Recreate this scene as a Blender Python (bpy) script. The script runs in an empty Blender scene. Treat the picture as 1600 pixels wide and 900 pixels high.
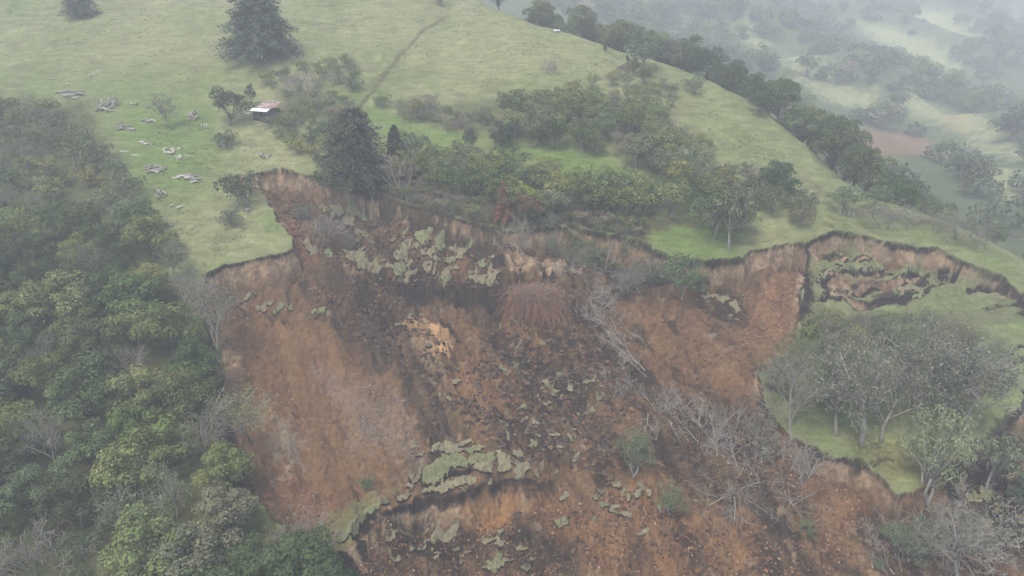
import bpy, math, random
import numpy as np
from mathutils import Vector, Matrix, Euler

# ------------------------------------------------------------------ camera, sky, sun, exposure
SC = bpy.context.scene
COL = SC.collection
S = 1.5                      # metres per layout unit
CAMZ = 120.0
PITCH = math.radians(22.0)
FPX = 1080.0                 # focal length in pixels of the 1600 px wide photograph
cam_d = bpy.data.cameras.new('camera')
cam_d.sensor_width = 36.0
cam_d.lens = FPX / 1600.0 * 36.0
cam_d.clip_start = 0.5
cam_d.clip_end = 6000.0
cam = bpy.data.objects.new('camera', cam_d)
COL.objects.link(cam)
cam.location = (0, 0, CAMZ)
cam.rotation_euler = (math.radians(90) - PITCH, 0, 0)
SC.camera = cam

SUN_EL, SUN_ROT = math.radians(64), math.radians(215)
world = bpy.data.worlds.new('World')
SC.world = world
world.use_nodes = True
wn = world.node_tree
bg = wn.nodes['Background']
sky = wn.nodes.new('ShaderNodeTexSky')
sky.sky_type = 'NISHITA'
sky.sun_disc = False
sky.sun_elevation = SUN_EL
sky.sun_rotation = SUN_ROT
sky.air_density = 1.0
sky.dust_density = 2.5
sky.ozone_density = 0.6
wn.links.new(sky.outputs['Color'], bg.inputs['Color'])
bg.inputs['Strength'].default_value = 0.13
sun_d = bpy.data.lights.new('sun', 'SUN')
sun_d.energy = 1.5
sun_d.angle = math.radians(20)
sun_d.color = (1.0, 0.93, 0.82)
sun = bpy.data.objects.new('sun', sun_d)
COL.objects.link(sun)
# Nishita rotation runs clockwise from +Y
sdir = Vector((math.sin(SUN_ROT) * math.cos(SUN_EL), math.cos(SUN_ROT) * math.cos(SUN_EL), math.sin(SUN_EL)))
sun.rotation_euler = sdir.to_track_quat('Z', 'Y').to_euler()
sun.location = sdir * 300

SC.view_settings.view_transform = 'Standard'
SC.view_settings.look = 'None'
SC.view_settings.gamma = 1.0
SC.view_settings.exposure = 1.25
SC.cycles.use_denoising = True
SC.cycles.denoiser = 'OPENIMAGEDENOISE'
SC.cycles.denoising_input_passes = 'RGB_ALBEDO_NORMAL'
SC.cycles.denoising_prefilter = 'ACCURATE'
SC.cycles.max_bounces = 5
SC.cycles.diffuse_bounces = 3
SC.cycles.glossy_bounces = 1
SC.cycles.transmission_bounces = 2
SC.cycles.volume_bounces = 3
SC.cycles.transparent_max_bounces = 4
SC.cycles.caustics_reflective = False
SC.cycles.caustics_refractive = False

# ------------------------------------------------------------------ noise
def _hash(ix, iy, seed):
    h = (ix.astype(np.int64) * 374761393 + iy.astype(np.int64) * 668265263 + seed * 1442695041) & 0xFFFFFFFF
    h = ((h ^ (h >> 13)) * 1274126177) & 0xFFFFFFFF
    return h ^ (h >> 16)

def gnoise(x, y, seed=0):
    x0 = np.floor(x); y0 = np.floor(y)
    fx = x - x0; fy = y - y0
    def corner(dx, dy):
        a = _hash(x0 + dx, y0 + dy, seed) * (2 * np.pi / 4294967296.0)
        return np.cos(a) * (fx - dx) + np.sin(a) * (fy - dy)
    u = fx * fx * fx * (fx * (fx * 6 - 15) + 10)
    v = fy * fy * fy * (fy * (fy * 6 - 15) + 10)
    a = corner(0, 0); b = corner(1, 0); c = corner(0, 1); d = corner(1, 1)
    return (a * (1 - u) + b * u) * (1 - v) + (c * (1 - u) + d * u) * v * 1.0

def fbm(x, y, scale, octaves=3, seed=0, gain=0.5):
    r = 0; a = 1.0; f = 1.0 / scale
    for i in range(octaves):
        r = r + a * gnoise(x * f + 17.3 * i, y * f - 9.1 * i, seed + i)
        a *= gain; f *= 2.03
    return r * 1.5

def sstep(a, b, x):
    t = np.clip((x - a) / (b - a), 0, 1)
    return t * t * (3 - 2 * t)

# ------------------------------------------------------------------ the ground: one height field, rows of distance and columns of bearing
Q = 1.0
NT = int(1750 * Q)
T = np.linspace(-1.08, 1.08, NT)
ys = [58.0]
while ys[-1] < 125: ys.append(ys[-1] * (1 + 0.0017 / Q))
while ys[-1] < 190: ys.append(ys[-1] * (1 + 0.0009 / Q))
while ys[-1] < 330: ys.append(ys[-1] * (1 + 0.0018 / Q))
while ys[-1] < 2500: ys.append(ys[-1] * (1 + 0.0055 / Q))
Y = np.array(ys); NR = len(Y)
GY = np.repeat(Y[:, None], NT, 1)
GX = GY * T[None, :]

def ray(px, py):
    u = (px - 800.0) / FPX; v = (450.0 - py) / FPX
    dy = math.cos(PITCH) + v * math.sin(PITCH)
    dz = v * math.cos(PITCH) - math.sin(PITCH)
    return u / dy, dz / dy          # x and z per metre of y

def plane_z(y): return CAMZ - 78.9 * S + 0.4 * y

def on_plane(px, py):
    t, e = ray(px, py)
    y = (78.9 * S) / (0.4 - e)
    return t * y, y

def seg_dist(px, py, ax, ay, bx, by):
    dx, dy = bx - ax, by - ay
    t = np.clip(((px - ax) * dx + (py - ay) * dy) / (dx * dx + dy * dy + 1e-9), 0, 1)
    return np.hypot(px - ax - t * dx, py - ay - t * dy), t

def inside(px, py, P):
    r = np.zeros(px.shape, bool)
    n = len(P)
    for i in range(n):
        x1, y1 = P[i]; x2, y2 = P[(i + 1) % n]
        c = ((y1 > py) != (y2 > py)) & (px < (x2 - x1) * (py - y1) / (y2 - y1 + 1e-12) + x1)
        r ^= c
    return r

def window(P, m):
    xs = [p[0] for p in P]; yy = [p[1] for p in P]
    r0 = max(0, np.searchsorted(Y, min(yy) - m) - 1); r1 = min(NR, np.searchsorted(Y, max(yy) + m) + 1)
    y0 = max(Y[r0], 1)
    tl = min((min(xs) - m) / y0, (min(xs) - m) / Y[r1 - 1]); tr = max((max(xs) + m) / y0, (max(xs) + m) / Y[r1 - 1])
    c0 = max(0, np.searchsorted(T, tl) - 1); c1 = min(NT, np.searchsorted(T, tr) + 1)
    return slice(r0, r1), slice(c0, c1)

def signed(P, sl):
    """distance to the outline, positive inside"""
    x, y = GX[sl], GY[sl]
    d = np.full(x.shape, 1e9)
    n = len(P)
    for i in range(n):
        di, _ = seg_dist(x, y, *P[i], *P[(i + 1) % n])
        d = np.minimum(d, di)
    return np.where(inside(x, y, P), d, -d)

def line_dist(P, sl):
    x, y = GX[sl], GY[sl]
    d = np.full(x.shape, 1e9)
    for i in range(len(P) - 1):
        di, _ = seg_dist(x, y, *P[i], *P[i + 1])
        d = np.minimum(d, di)
    return d

# --- the near hillside: a steep pasture that falls away beyond its right-hand spur
ridge_px = [(560, -95), (640, -52), (760, 4), (830, 27), (900, 53), (1000, 84), (1100, 118), (1160, 152), (1200, 180), (1240, 215),
            (1280, 252), (1320, 282), (1360, 306), (1440, 332), (1520, 362), (1600, 402), (1700, 460)]
RP = [on_plane(*p) for p in ridge_px]
d0 = (RP[0][0] - RP[1][0], RP[0][1] - RP[1][1]); RP = [(RP[0][0] + d0[0] * 12, RP[0][1] + d0[1] * 12)] + RP
d1 = (RP[-1][0] - RP[-2][0], RP[-1][1] - RP[-2][1]); RP = RP + [(RP[-1][0] + d1[0] * 8, RP[-1][1] + d1[1] * 8)]
sl_all = (slice(0, NR), slice(0, NT))
rd = line_dist(RP, sl_all)
beyond = inside(GX, GY, RP + [(3000, RP[-1][1] - 200), (3000, 4000), (RP[0][0], 4000)])
s_b = np.where(beyond, rd, 0.0)
PL = plane_z(GY)
near = PL + 1.6 * fbm(GX, GY, 45, 3, 5) + 0.35 * fbm(GX, GY, 9, 3, 8)
cap = CAMZ + 62.0
near = np.where(near > cap - 30, cap - 30 * np.exp(-np.clip(near - cap + 30, 0, None) / 30), near)
round_in = np.where(beyond, 22.0, np.clip(22 - rd, 0, 22))
near = near - 0.0028 * round_in ** 2 * 1.2
near = near - 0.95 * (np.sqrt(s_b ** 2 + 6.0 ** 2) - 6.0)

# --- the far side of the valley: spurs running down to the right
far_pts = [(1650, 460, 270), (1600, 330, 300), (1600, 250, 360), (1600, 150, 470), (1600, 60, 600), (1600, -40, 760),
           (1450, 300, 275), (1400, 200, 350), (1400, 100, 450), (1400, 20, 560), (1400, -60, 700),
           (1250, 140, 370), (1200, 60, 450), (1200, -20, 560), (1050, 20, 430), (1050, -50, 540), (900, -40, 480), (700, -90, 560),
           (1800, 300, 330), (1800, 100, 540), (1800, -60, 800), (1900, 450, 270), (2100, 200, 460)]
fx, fy, fz = [], [], []
for px, py, R in far_pts:
    R = 250 + (R - 250) * 2.5 if R > 250 else R
    t, e = ray(px, py)
    y = R / math.sqrt(1 + t * t + e * e)
    fx.append(t * y); fy.append(y); fz.append(CAMZ + e * y)
fx, fy, fz = map(np.array, (fx, fy, fz))
A = np.c_[np.ones(len(fx)), fx, fy, np.hypot(fx, fy)]
def phi(r2): return 0.5 * r2 * np.log(r2 + 1e-6)
n_f = len(fx)
K = phi((fx[:, None] - fx) ** 2 + (fy[:, None] - fy) ** 2) / 1e4 + np.eye(n_f) * 0.6
A3 = A[:, :3]
M = np.block([[K, A3], [A3.T, np.zeros((3, 3))]])
sol = np.linalg.solve(M, np.r_[fz, 0, 0, 0])
far = sol[n_f] + sol[n_f + 1] * GX + sol[n_f + 2] * GY
for i in range(n_f):
    far = far + sol[i] * phi((GX - fx[i]) ** 2 + (GY - fy[i]) ** 2) / 1e4
def hit(px, py, H):
    """where the view ray through a photo pixel first meets the height field H"""
    t, e = ray(px, py)
    c = min(max((t - T[0]) / (T[1] - T[0]), 0), NT - 1.001)
    c0 = int(c); f = c - c0
    col = H[:, c0] * (1 - f) + H[:, c0 + 1] * f
    g = CAMZ + e * Y - col
    k = np.nonzero(g < 0)[0]
    if len(k) == 0 or k[0] == 0: k = [NR - 1]
    i = k[0]
    w = g[i - 1] / (g[i - 1] - g[i] + 1e-9) if g[i - 1] > 0 else 0
    y = Y[i - 1] + w * (Y[i] - Y[i - 1])
    return t * y, y

def height(x, y, H=None):
    H = HG if H is None else H
    r = min(max(np.searchsorted(Y, y) - 1, 0), NR - 2)
    fr = min(max((y - Y[r]) / (Y[r + 1] - Y[r]), 0), 1)
    c = min(max((x / max(y, 1) - T[0]) / (T[1] - T[0]), 0), NT - 1.001)
    c0 = int(c); fc = c - c0
    return float((H[r, c0] * (1 - fc) + H[r, c0 + 1] * fc) * (1 - fr) + (H[r + 1, c0] * (1 - fc) + H[r + 1, c0 + 1] * fc) * fr)

def heights(x, y, H=None):
    H = HG if H is None else H
    x = np.asarray(x, float); y = np.asarray(y, float)
    r = np.clip(np.searchsorted(Y, y) - 1, 0, NR - 2)
    fr = np.clip((y - Y[r]) / (Y[r + 1] - Y[r]), 0, 1)
    c = np.clip((x / np.maximum(y, 1) - T[0]) / (T[1] - T[0]), 0, NT - 1.001)
    c0 = c.astype(int); fc = c - c0
    return (H[r, c0] * (1 - fc) + H[r, c0 + 1] * fc) * (1 - fr) + (H[r + 1, c0] * (1 - fc) + H[r + 1, c0 + 1] * fc) * fr

# far spurs and gullies
far = far - 0.35 * np.where(beyond, 0, np.clip(rd - 15, 0, 400))
far = far + 5.0 * fbm(GX, GY, 90, 3, 21) + 1.2 * fbm(GX, GY, 22, 2, 25)
far = far + 0.0
spurs_px = [([(1130, 20), (1200, 75), (1260, 92), (1310, 115), (1370, 150)], 13, 15),
            ([(1270, 118), (1330, 138), (1400, 168)], 8, 12),
            ([(1300, 25), (1380, 50), (1450, 75), (1520, 105), (1600, 150)], 16, 18),
            ([(1330, -10), (1450, 25), (1530, 65), (1600, 90), (1680, 120)], 18, 20),
            ([(1420, 140), (1480, 170), (1540, 200), (1600, 240)], 8, 14),
            ([(1500, 215), (1560, 225), (1600, 255), (1650, 290)], 7, 12),
            ([(1160, 0), (1120, -10), (1190, 60)], 10, 14)]
cap = CAMZ + 85.0
far = np.where(far > cap - 40, cap - 40 * np.exp(-np.clip(far - cap + 40, 0, None) / 40), far)
far0 = far.copy()
bx0 = np.maximum(near, -1e9)
for pts, hgt, wid in spurs_px:
    P = [hit(px, py, far0) for px, py in pts]
    sl = window(P, wid * 8)
    d = line_dist(P, sl)
    far[sl] = far[sl] + hgt * 1.9 * np.exp(-(d / (wid * 2.0)) ** 2) * 0.75
B0 = np.where(near > far, near, far)
kk = 4.0
B0 = np.where(np.abs(near - far) < 12, np.maximum(near, far) + kk * np.log1p(np.exp(-np.abs(near - far) / kk)) - 0.0, B0)
is_far = sstep(-6, 6, far - near)

# ------------------------------------------------------------------ colours of the ground
def C(r, g, b):
    f = lambda v: (v / 255.0) / 12.92 if v <= 10 else ((v / 255.0 + 0.055) / 1.055) ** 2.4
    return np.array([f(r), f(g), f(b)])
DRY, GREEN, LUSH = C(109, 113, 77), C(93, 104, 62), C(85, 106, 52)
STRAW = C(121, 120, 86)
SOIL, ORANGE, BRIGHT, CLAY, DARK, GRAVEL, RED = C(88, 67, 51), C(108, 79, 55), C(172, 134, 96), C(138, 116, 97), C(36, 30, 29), C(106, 98, 93), C(102, 71, 54)
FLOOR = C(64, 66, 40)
col = np.zeros(GX.shape + (3,))
soil = np.zeros(GX.shape)
def mixc(sl, mask, c):
    m = mask[..., None]
    col[sl] = col[sl] * (1 - m) + np.asarray(c) * m
ALL = sl_all
n1 = fbm(GX, GY, 30, 4, 31); n2 = fbm(GX, GY, 7, 4, 37); n3 = fbm(GX, GY, 2.0, 3, 41); n4 = fbm(GX, GY, 0.8, 2, 47)
col[:] = DRY
mixc(ALL, np.clip(0.35 + 0.9 * n1 + 0.7 * n2, 0, 1), GREEN)
mixc(ALL, np.clip(0.9 * n2 - 0.4 * n1 + 0.3 * n3, 0, 0.85), STRAW)
mixc(ALL, np.clip(1.6 * (fbm(GX * 0.4, GY, 5, 4, 33) - 0.22), 0, 0.55), C(92, 86, 62))
far_g = np.clip(is_far, 0, 1)
mixc(ALL, far_g * 0.9, C(70, 80, 54))

H = B0.copy()
def blob(cx, cy, rx, ry, rot=0, n=14):
    a = math.radians(rot)
    return [(cx + rx * math.cos(k * 2 * math.pi / n) * math.cos(a) - ry * math.sin(k * 2 * math.pi / n) * math.sin(a),
             cy + rx * math.cos(k * 2 * math.pi / n) * math.sin(a) + ry * math.sin(k * 2 * math.pi / n) * math.cos(a)) for k in range(n)]

def to_ground(pts, HH):
    return [hit(p[0], p[1], HH) for p in pts]

def patch(pts, c, strength=1.0, soft=2.0, rough=1.5, HH=None, s=None, seed=0):
    """tint a patch of ground: a worn, muddy or lush area with a ragged edge"""
    P = to_ground(pts, H if HH is None else HH)
    sl = window(P, soft * 2 + rough * 3)
    d = signed(P, sl) + rough * (n2[sl] * 1.2 + n3[sl] * 0.8 + n4[sl] * 0.5)
    m = sstep(-soft, soft, d) * strength
    mixc(sl, m, c)
    if s is not None: soil[sl] = soil[sl] * (1 - m) + s * m
    return sl, m

# pasture patches
patch([(60, 110), (330, 120), (340, 250), (300, 330), (240, 330), (180, 250), (130, 200)], GREEN, 0.8, 8, 4)
patch([(200, 165), (330, 175), (320, 260), (290, 300), (220, 280), (190, 220)], LUSH, 0.55, 5, 3)
patch([(560, 165), (640, 185), (760, 215), (700, 240), (600, 215)], LUSH, 0.7, 3, 2)
patch([(800, 232), (900, 234), (990, 262), (1020, 300), (930, 290), (850, 262)], LUSH, 0.85, 3, 2)
patch([(1010, 350), (1120, 360), (1150, 395), (1090, 402), (1040, 385)], LUSH, 0.6, 2, 1)
patch([(560, 0), (760, 10), (900, 60), (980, 110), (900, 130), (700, 120), (560, 80)], STRAW, 0.5, 14, 6)
patch([(40, 0), (350, 0), (360, 110), (120, 110)], STRAW, 0.35, 14, 6)
patch([(1040, 100), (1150, 160), (1250, 250), (1340, 305), (1240, 270), (1130, 220), (1060, 150)], DRY, 0.5, 5, 3)
patch([(1120, 180), (1190, 220), (1240, 270), (1180, 260), (1120, 220)], GREEN, 0.6, 4, 3)
patch([(360, 200), (470, 200), (480, 250), (380, 255)], STRAW, 0.6, 3, 2)
patch([(300, 330), (420, 300), (430, 350), (455, 380), (380, 400), (320, 410), (280, 370)], STRAW, 0.45, 2, 2)
patch([(385, 335), (425, 330), (450, 362), (420, 365)], LUSH, 0.5, 1, 1)
patch([(1180, 340), (1290, 330), (1270, 360), (1190, 385)], STRAW, 0.35, 2, 2)
patch([(1340, 345), (1500, 375), (1600, 410), (1600, 440), (1560, 420), (1440, 380)], GREEN, 0.55, 3, 2)
# far side
for pts in ([(1155, 30), (1200, 70), (1290, 95), (1300, 108), (1230, 95), (1170, 65)], [(1225, 100), (1300, 118), (1300, 130), (1245, 125)],
            [(1270, 130), (1310, 132), (1378, 158), (1372, 165), (1300, 160), (1270, 145)], [(1340, 30), (1420, 50), (1480, 80), (1510, 115), (1440, 90), (1360, 60)],
            [(1420, 10), (1480, 20), (1530, 60), (1480, 50)], [(1410, 155), (1470, 170), (1560, 210), (1600, 240), (1600, 252), (1520, 215), (1430, 180)],
            [(1500, 260), (1600, 275), (1600, 320), (1520, 290)], [(1540, 205), (1580, 215), (1600, 235), (1560, 225)]):
    patch(pts, C(128, 130, 92), 0.9, 9, 6)
patch([(1325, 200), (1400, 206), (1460, 225), (1480, 245), (1400, 245), (1330, 235)], C(116, 88, 70), 0.75, 5, 4)
patch([(1480, 180), (1520, 205), (1500, 212), (1470, 195)], C(130, 118, 84), 0.6, 4, 3)

# cattle track up the pasture
trk = to_ground([(560, 168), (585, 140), (615, 98), (640, 70), (668, 42), (700, 24)], H)
sl = window(trk, 6); d = line_dist(trk, sl) + 0.5 * n3[sl]
H[sl] -= 0.5 * np.exp(-(d / 0.9) ** 2); mixc(sl, 0.75 * np.exp(-(d / 0.75) ** 2), C(74, 66, 44))
trk = to_ground([(560, 150), (600, 112), (640, 82)], H)
sl = window(trk, 6); d = line_dist(trk, sl) + 0.7 * n3[sl]
mixc(sl, 0.35 * np.exp(-(d / 0.7) ** 2), C(84, 74, 50))

# ------------------------------------------------------------------ the landslide
def wall_col(sl, depth, w, top=0.9, seed=0):
    """strata of a fresh scarp by depth below the turf: black topsoil, pale clay, brown subsoil"""
    wx = GX[sl] + 0.35 * GY[sl]
    w1 = fbm(wx, depth * 1.6 + 0.3 * GY[sl], 3.2, 4, 401); w2 = fbm(wx, depth * 2.2 + 0.5 * GY[sl], 1.1, 3, 405)
    dj = depth + 0.35 * w1 + 0.25 * w2
    base = np.zeros(depth.shape + (3,))
    pale = sstep(0, 1, 0.45 + 1.5 * w1 + 1.0 * w2)[..., None]
    up = CLAY * (0.5 + 0.55 * pale) + SOIL * 0.42 * (1 - pale)
    lo = (SOIL * 0.6 + ORANGE * 0.4) * (1 - 0.4 * pale) + CLAY * 0.36 * pale
    k = sstep(3.4, 5.6, dj)[..., None]
    base = up * (1 - k) + lo * k
    tp = top * np.clip(0.85 + 0.55 * n1[sl] * 1.5 + 0.5 * n2[sl], 0.35, 1.5)
    t_ = (1 - sstep(tp * 0.7, tp * 1.2, dj))[..., None]
    tc_ = DARK * (1 + 0.9 * sstep(-0.1, 0.6, w1 + 0.5 * w2))[..., None]
    base = base * (1 - t_) + tc_ * t_
    m = w[..., None]
    col[sl] = col[sl] * (1 - m) + base * m
    soil[sl] = np.maximum(soil[sl], w)

def drop(verts, HH, jag=0.5, top=0.9, floor_col=None, floor_soil=1.0, power=2.2, wall_min=0.4, extra=None):
    """lower the ground inside an outline of (px, py, fall, run): a scarp where the fall is large"""
    P = to_ground(verts, HH)
    hs = [v[2] * S for v in verts]; rs = [v[3] * S for v in verts]
    sl = window(P, 4)
    x, y = GX[sl], GY[sl]
    jx = jag * (1.3 * n2[sl] + 0.5 * n3[sl] + 0.15 * n4[sl])
    ins = None
    dm = np.full(x.shape, 1e9); W = np.zeros(x.shape); HW = np.zeros(x.shape); RW = np.zeros(x.shape)
    n = len(P)
    for i in range(n):
        j = (i + 1) % n
        d, t = seg_dist(x, y, *P[i], *P[j])
        L = math.hypot(P[i][0] - P[j][0], P[i][1] - P[j][1])
        w = L / (d + 0.3) ** power
        W += w; HW += w * (hs[i] * (1 - t) + hs[j] * t); RW += w * (rs[i] * (1 - t) + rs[j] * t)
        dm = np.minimum(dm, d)
    sd = np.where(inside(x, y, P), dm, -dm) + jx
    hh = HW / W * np.clip(1 + 0.55 * n2[sl] + 0.35 * n1[sl], 0.55, 1.4); run = RW / W
    f = np.clip(sd / run, 0, 1)
    f = f ** 0.8
    fall = hh * np.where(sd > 0, f, 0)
    H[sl] -= fall
    ins = sd > 0
    if floor_col is not None:
        m = sstep(-0.15, 0.25, sd)
        mixc(sl, m, floor_col)
        soil[sl] = np.where(ins, floor_soil, soil[sl])
    wz = np.where(ins, 1 - sstep(0.95, 1.5, sd / run), 0) * sstep(wall_min * 0.5, wall_min, hh)
    # slumped talus under the wall: keep colours of lower strata
    wall_col(sl, fall, wz, top)
    return sl, sd, hh, run

main_px = [(620, 1000, 1, 3), (500, 880, 1.0, 3), (415, 800, 1.2, 4), (345, 735, 1.5, 4), (330, 640, 1.5, 4), (325, 540, 2.0, 3), (314, 470, 2.6, 2.0),
           (318, 430, 4.4, 2.4), (350, 412, 4.6, 2.2), (400, 402, 4.6, 2.2), (445, 395, 4.6, 2.2), (458, 386, 4.0, 1.5), (460, 372, 2.2, .7), (446, 359, 1.8, .6),
           (431, 345, 1.6, .6), (427, 326, 1.6, .6), (414, 308, 1.8, .8), (396, 292, 2.2, .8), (374, 287, 1.4, .8), (347, 284, .8, .6), (352, 276, 1.0, .6),
           (396, 272, 2.8, .9), (440, 264, 3.6, 1.1), (500, 275, 3.6, 1.1), (550, 288, 3.6, 1.2), (611, 310, 3.6, 1.3), (665, 326, 3.8, 1.4), (719, 340, 4.0, 1.4),
           (766, 354, 3.6, 1.3), (800, 361, 3.2, 1.2), (830, 357, 3.0, 1), (870, 352, 3.4, 1), (895, 350, 3.8, .8), (925, 359, 3.4, .9), (965, 366, 3.2, .9), (1003, 377, 3.4, 1),
           (1037, 394, 3.4, 1), (1060, 402, 3.4, 1), (1094, 406, 3.6, 1), (1128, 402, 3.6, 1), (1164, 401, 3.8, 1), (1169, 388, 4.2, .9), (1219, 384, 4.6, 1), (1250, 378, 4.2, 1.2), (1272, 388, 3.4, 1.5),
           (1275, 405, 2.2, 1.5), (1262, 440, 1.6, 1.2), (1250, 500, .8, 1), (1238, 550, .5, .8), (1190, 590, .35, 1), (1198, 640, .35, 1),
           (1232, 682, 1.6, .9), (1262, 696, 2.2, .9), (1300, 710, 2.6, .9), (1332, 714, 2.8, .9), (1365, 728, 3.2, .9), (1388, 750, 3.6, .9), (1402, 768, 3.8, .9), (1450, 763, 3.4, .9),
           (1482, 755, 3.0, .9), (1500, 742, 2.4, .8), (1535, 738, 2, .8), (1562, 700, 1.8, .8), (1582, 650, 1.6, .8), (1602, 600, 1.4, .8), (1660, 560, 1.2, 1), (1900, 600, 1, 2), (1900, 1000, 1, 2)]
H0 = H.copy()
sl, sd, hh, run = drop(main_px, H0, jag=0.6, top=1.55, floor_col=SOIL)
x, y = GX[sl], GY[sl]
inn = sstep(0.6, 3.5, sd - run)
rill = fbm(x * 1.0 + 0.45 * y, y * 0.28, 4.5, 3, 61)       # rills run down the slope
rough = 1.15 * fbm(x, y, 11, 3, 52) + 0.55 * fbm(x, y, 3.6, 3, 55) + 0.30 * np.abs(fbm(x, y, 1.5, 3, 57)) + 0.13 * fbm(x, y, 0.6, 2, 58)
H[sl] += inn * (1.15 * rough + 0.6 * rill)
# smooth bowl on the left, the pillar, the tongue of rubble on the right
def mound(pts, amp, soft):
    P = to_ground(pts, H0)
    s2 = window(P, soft * 3)
    d = signed(P, s2)
    H[s2] += amp * sstep(-soft, soft * 1.2, d)
mound([(400, 520), (560, 560), (650, 640), (650, 720), (520, 800), (420, 740), (390, 620)], -2.4, 5)
mound([(620, 505), (670, 505), (705, 530), (700, 562), (670, 562)], 1.6, 1.8)
mound([(1170, 480), (1250, 440), (1235, 540), (1190, 580), (1200, 650), (1260, 710), (1330, 780), (1420, 880), (1330, 860), (1230, 740), (1160, 640), (1120, 560)], 1.2, 2.5)
mound([(800, 400), (880, 420), (900, 450), (860, 500), (800, 500), (780, 440)], 1.0, 3)

# churned ground: lumps and hollows where the turf and topsoil broke up
for zone in ([(440, 300), (600, 330), (780, 395), (900, 440), (1010, 590), (960, 760), (800, 700), (700, 600), (560, 470), (470, 400)], [(580, 800), (900, 770), (1060, 640), (1200, 660), (1340, 820), (1340, 900), (560, 900)], [(1460, 745), (1600, 680), (1600, 860), (1480, 840)]):
    Pz = to_ground(zone, H0); s2 = window(Pz, 6); dz_ = sstep(-2, 4, signed(Pz, s2)) * np.where(soil[s2] > 0.5, 1, 0)
    xx, yy_ = GX[s2], GY[s2]
    H[s2] += dz_ * (0.75 * np.abs(fbm(xx, yy_, 2.6, 3, 301)) + 0.45 * np.abs(fbm(xx, yy_, 1.1, 2, 305)) - 0.35)
    mixc(s2, dz_ * sstep(0.1, 0.55, fbm(xx, yy_, 2.4, 4, 311)) * 0.75, DARK)
# colours of the slide floor
big = fbm(x * 1.0 + 0.4 * y, y * 0.5, 9, 4, 71)
mixc(sl, inn * np.clip(0.5 + 1.0 * big, 0, 1) * 0.8, ORANGE)
mixc(sl, inn * sstep(-0.12, 0.5, fbm(x + 0.45 * y, y * 0.35, 7, 5, 74, 0.6)) * 0.8, DARK)
mixc(sl, inn * sstep(0.35, 0.8, fbm(x, y, 3.0, 4, 77)) * 0.65, CLAY)
mixc(sl, inn * sstep(0.45, 0.8, fbm(x, y, 5.0, 4, 79)) * 0.5, RED)
MUD = C(62, 50, 44)
P_ = patch
P_([(350, 500), (470, 490), (560, 560), (640, 640), (640, 700), (560, 790), (450, 830), (400, 760), (360, 700), (370, 590)], ORANGE, 0.8, 3, 2, s=0.55)
P_([(360, 700), (430, 640), (480, 740), (540, 800), (460, 830), (400, 780)], RED, 0.6, 2, 2)
P_([(430, 640), (455, 645), (468, 690), (470, 740), (445, 745), (425, 700)], C(142, 127, 108), 0.75, 1.6, 2.2)
P_([(360, 640), (425, 640), (430, 700), (380, 700)], C(144, 110, 78), 0.6, 2, 1)
P_([(565, 600), (610, 600), (650, 660), (660, 720), (625, 735), (590, 690), (555, 640)], GRAVEL, 0.5, 3, 4)
P_([(490, 580), (560, 590), (580, 640), (520, 630)], C(120, 100, 92), 0.5, 2, 2)
P_([(480, 420), (560, 430), (620, 480), (660, 560), (700, 640), (690, 680), (640, 620), (580, 560), (530, 500)], MUD, 0.8, 2, 2.5)
P_([(540, 430), (600, 455), (640, 520), (610, 530), (560, 480)], DARK, 0.8, 1, 1.5)
P_([(590, 395), (690, 430), (760, 440), (780, 480), (700, 465), (620, 445)], DARK, 0.75, 1.5, 1.5)
P_([(430, 345), (470, 330), (480, 370), (500, 420), (470, 400)], C(118, 78, 62), 0.6, 1, 1)
P_([(440, 300), (520, 290), (640, 330), (760, 380), (780, 400), (640, 360), (520, 325), (450, 330)], C(82, 68, 58), 0.75, 1.2, 1.2)
P_([(470, 340), (600, 340), (620, 420), (520, 430)], MUD, 0.5, 2, 2)
P_([(700, 560), (770, 570), (775, 640), (730, 650), (700, 610)], C(116, 84, 62), 0.8, 2, 1)
P_([(628, 505), (668, 500), (704, 525), (703, 560), (682, 556), (650, 515)], BRIGHT, 0.9, 0.5, 0.6, s=0.6)
P_([(640, 520), (668, 520), (690, 560), (700, 600), (665, 580)], C(130, 108, 84), 0.7, 0.8, 0.8)
P_([(790, 560), (960, 540), (980, 620), (900, 640), (800, 610)], MUD, 0.55, 2, 3)
P_([(860, 420), (960, 470), (1010, 570), (1000, 600), (930, 530), (880, 480)], DARK, 0.55, 2, 3)
P_([(850, 395), (960, 420), (1050, 440), (1060, 470), (960, 470)], MUD, 0.7, 2, 2)
P_([(940, 480), (1080, 480), (1170, 560), (1190, 640), (1110, 620), (1000, 550)], C(110, 80, 56), 0.7, 3, 2.5, s=0.8)
P_([(985, 510), (1003, 508), (1022, 545), (1005, 545)], DARK, 0.85, 0.8, 0.6)
P_([(1040, 500), (1055, 502), (1066, 522), (1050, 520)], DARK, 0.85, 0.6, 0.5)
P_([(1170, 470), (1250, 420), (1245, 540), (1190, 580), (1150, 540)], C(108, 78, 58), 0.7, 2, 1.5, s=0.8)
P_([(1180, 455), (1205, 450), (1225, 530), (1190, 545)], C(140, 102, 76), 0.45, 1, 1.5)
P_([(1100, 460), (1160, 460), (1165, 500), (1120, 520)], DARK, 0.7, 1, 1.5)
P_([(1190, 650), (1240, 690), (1330, 770), (1390, 830), (1320, 830), (1240, 750), (1190, 700)], C(120, 86, 60), 0.8, 1.5, 1.2, s=0.85)
P_([(1320, 730), (1385, 745), (1400, 780), (1420, 820), (1370, 810), (1330, 770)], C(104, 78, 56), 0.8, 1, 1)
P_([(1400, 775), (1470, 770), (1490, 800), (1420, 810)], C(128, 90, 60), 0.8, 1, 1)
P_([(1340, 790), (1400, 780), (1440, 850), (1380, 850)], DARK, 0.6, 1.5, 1.5)
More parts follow.
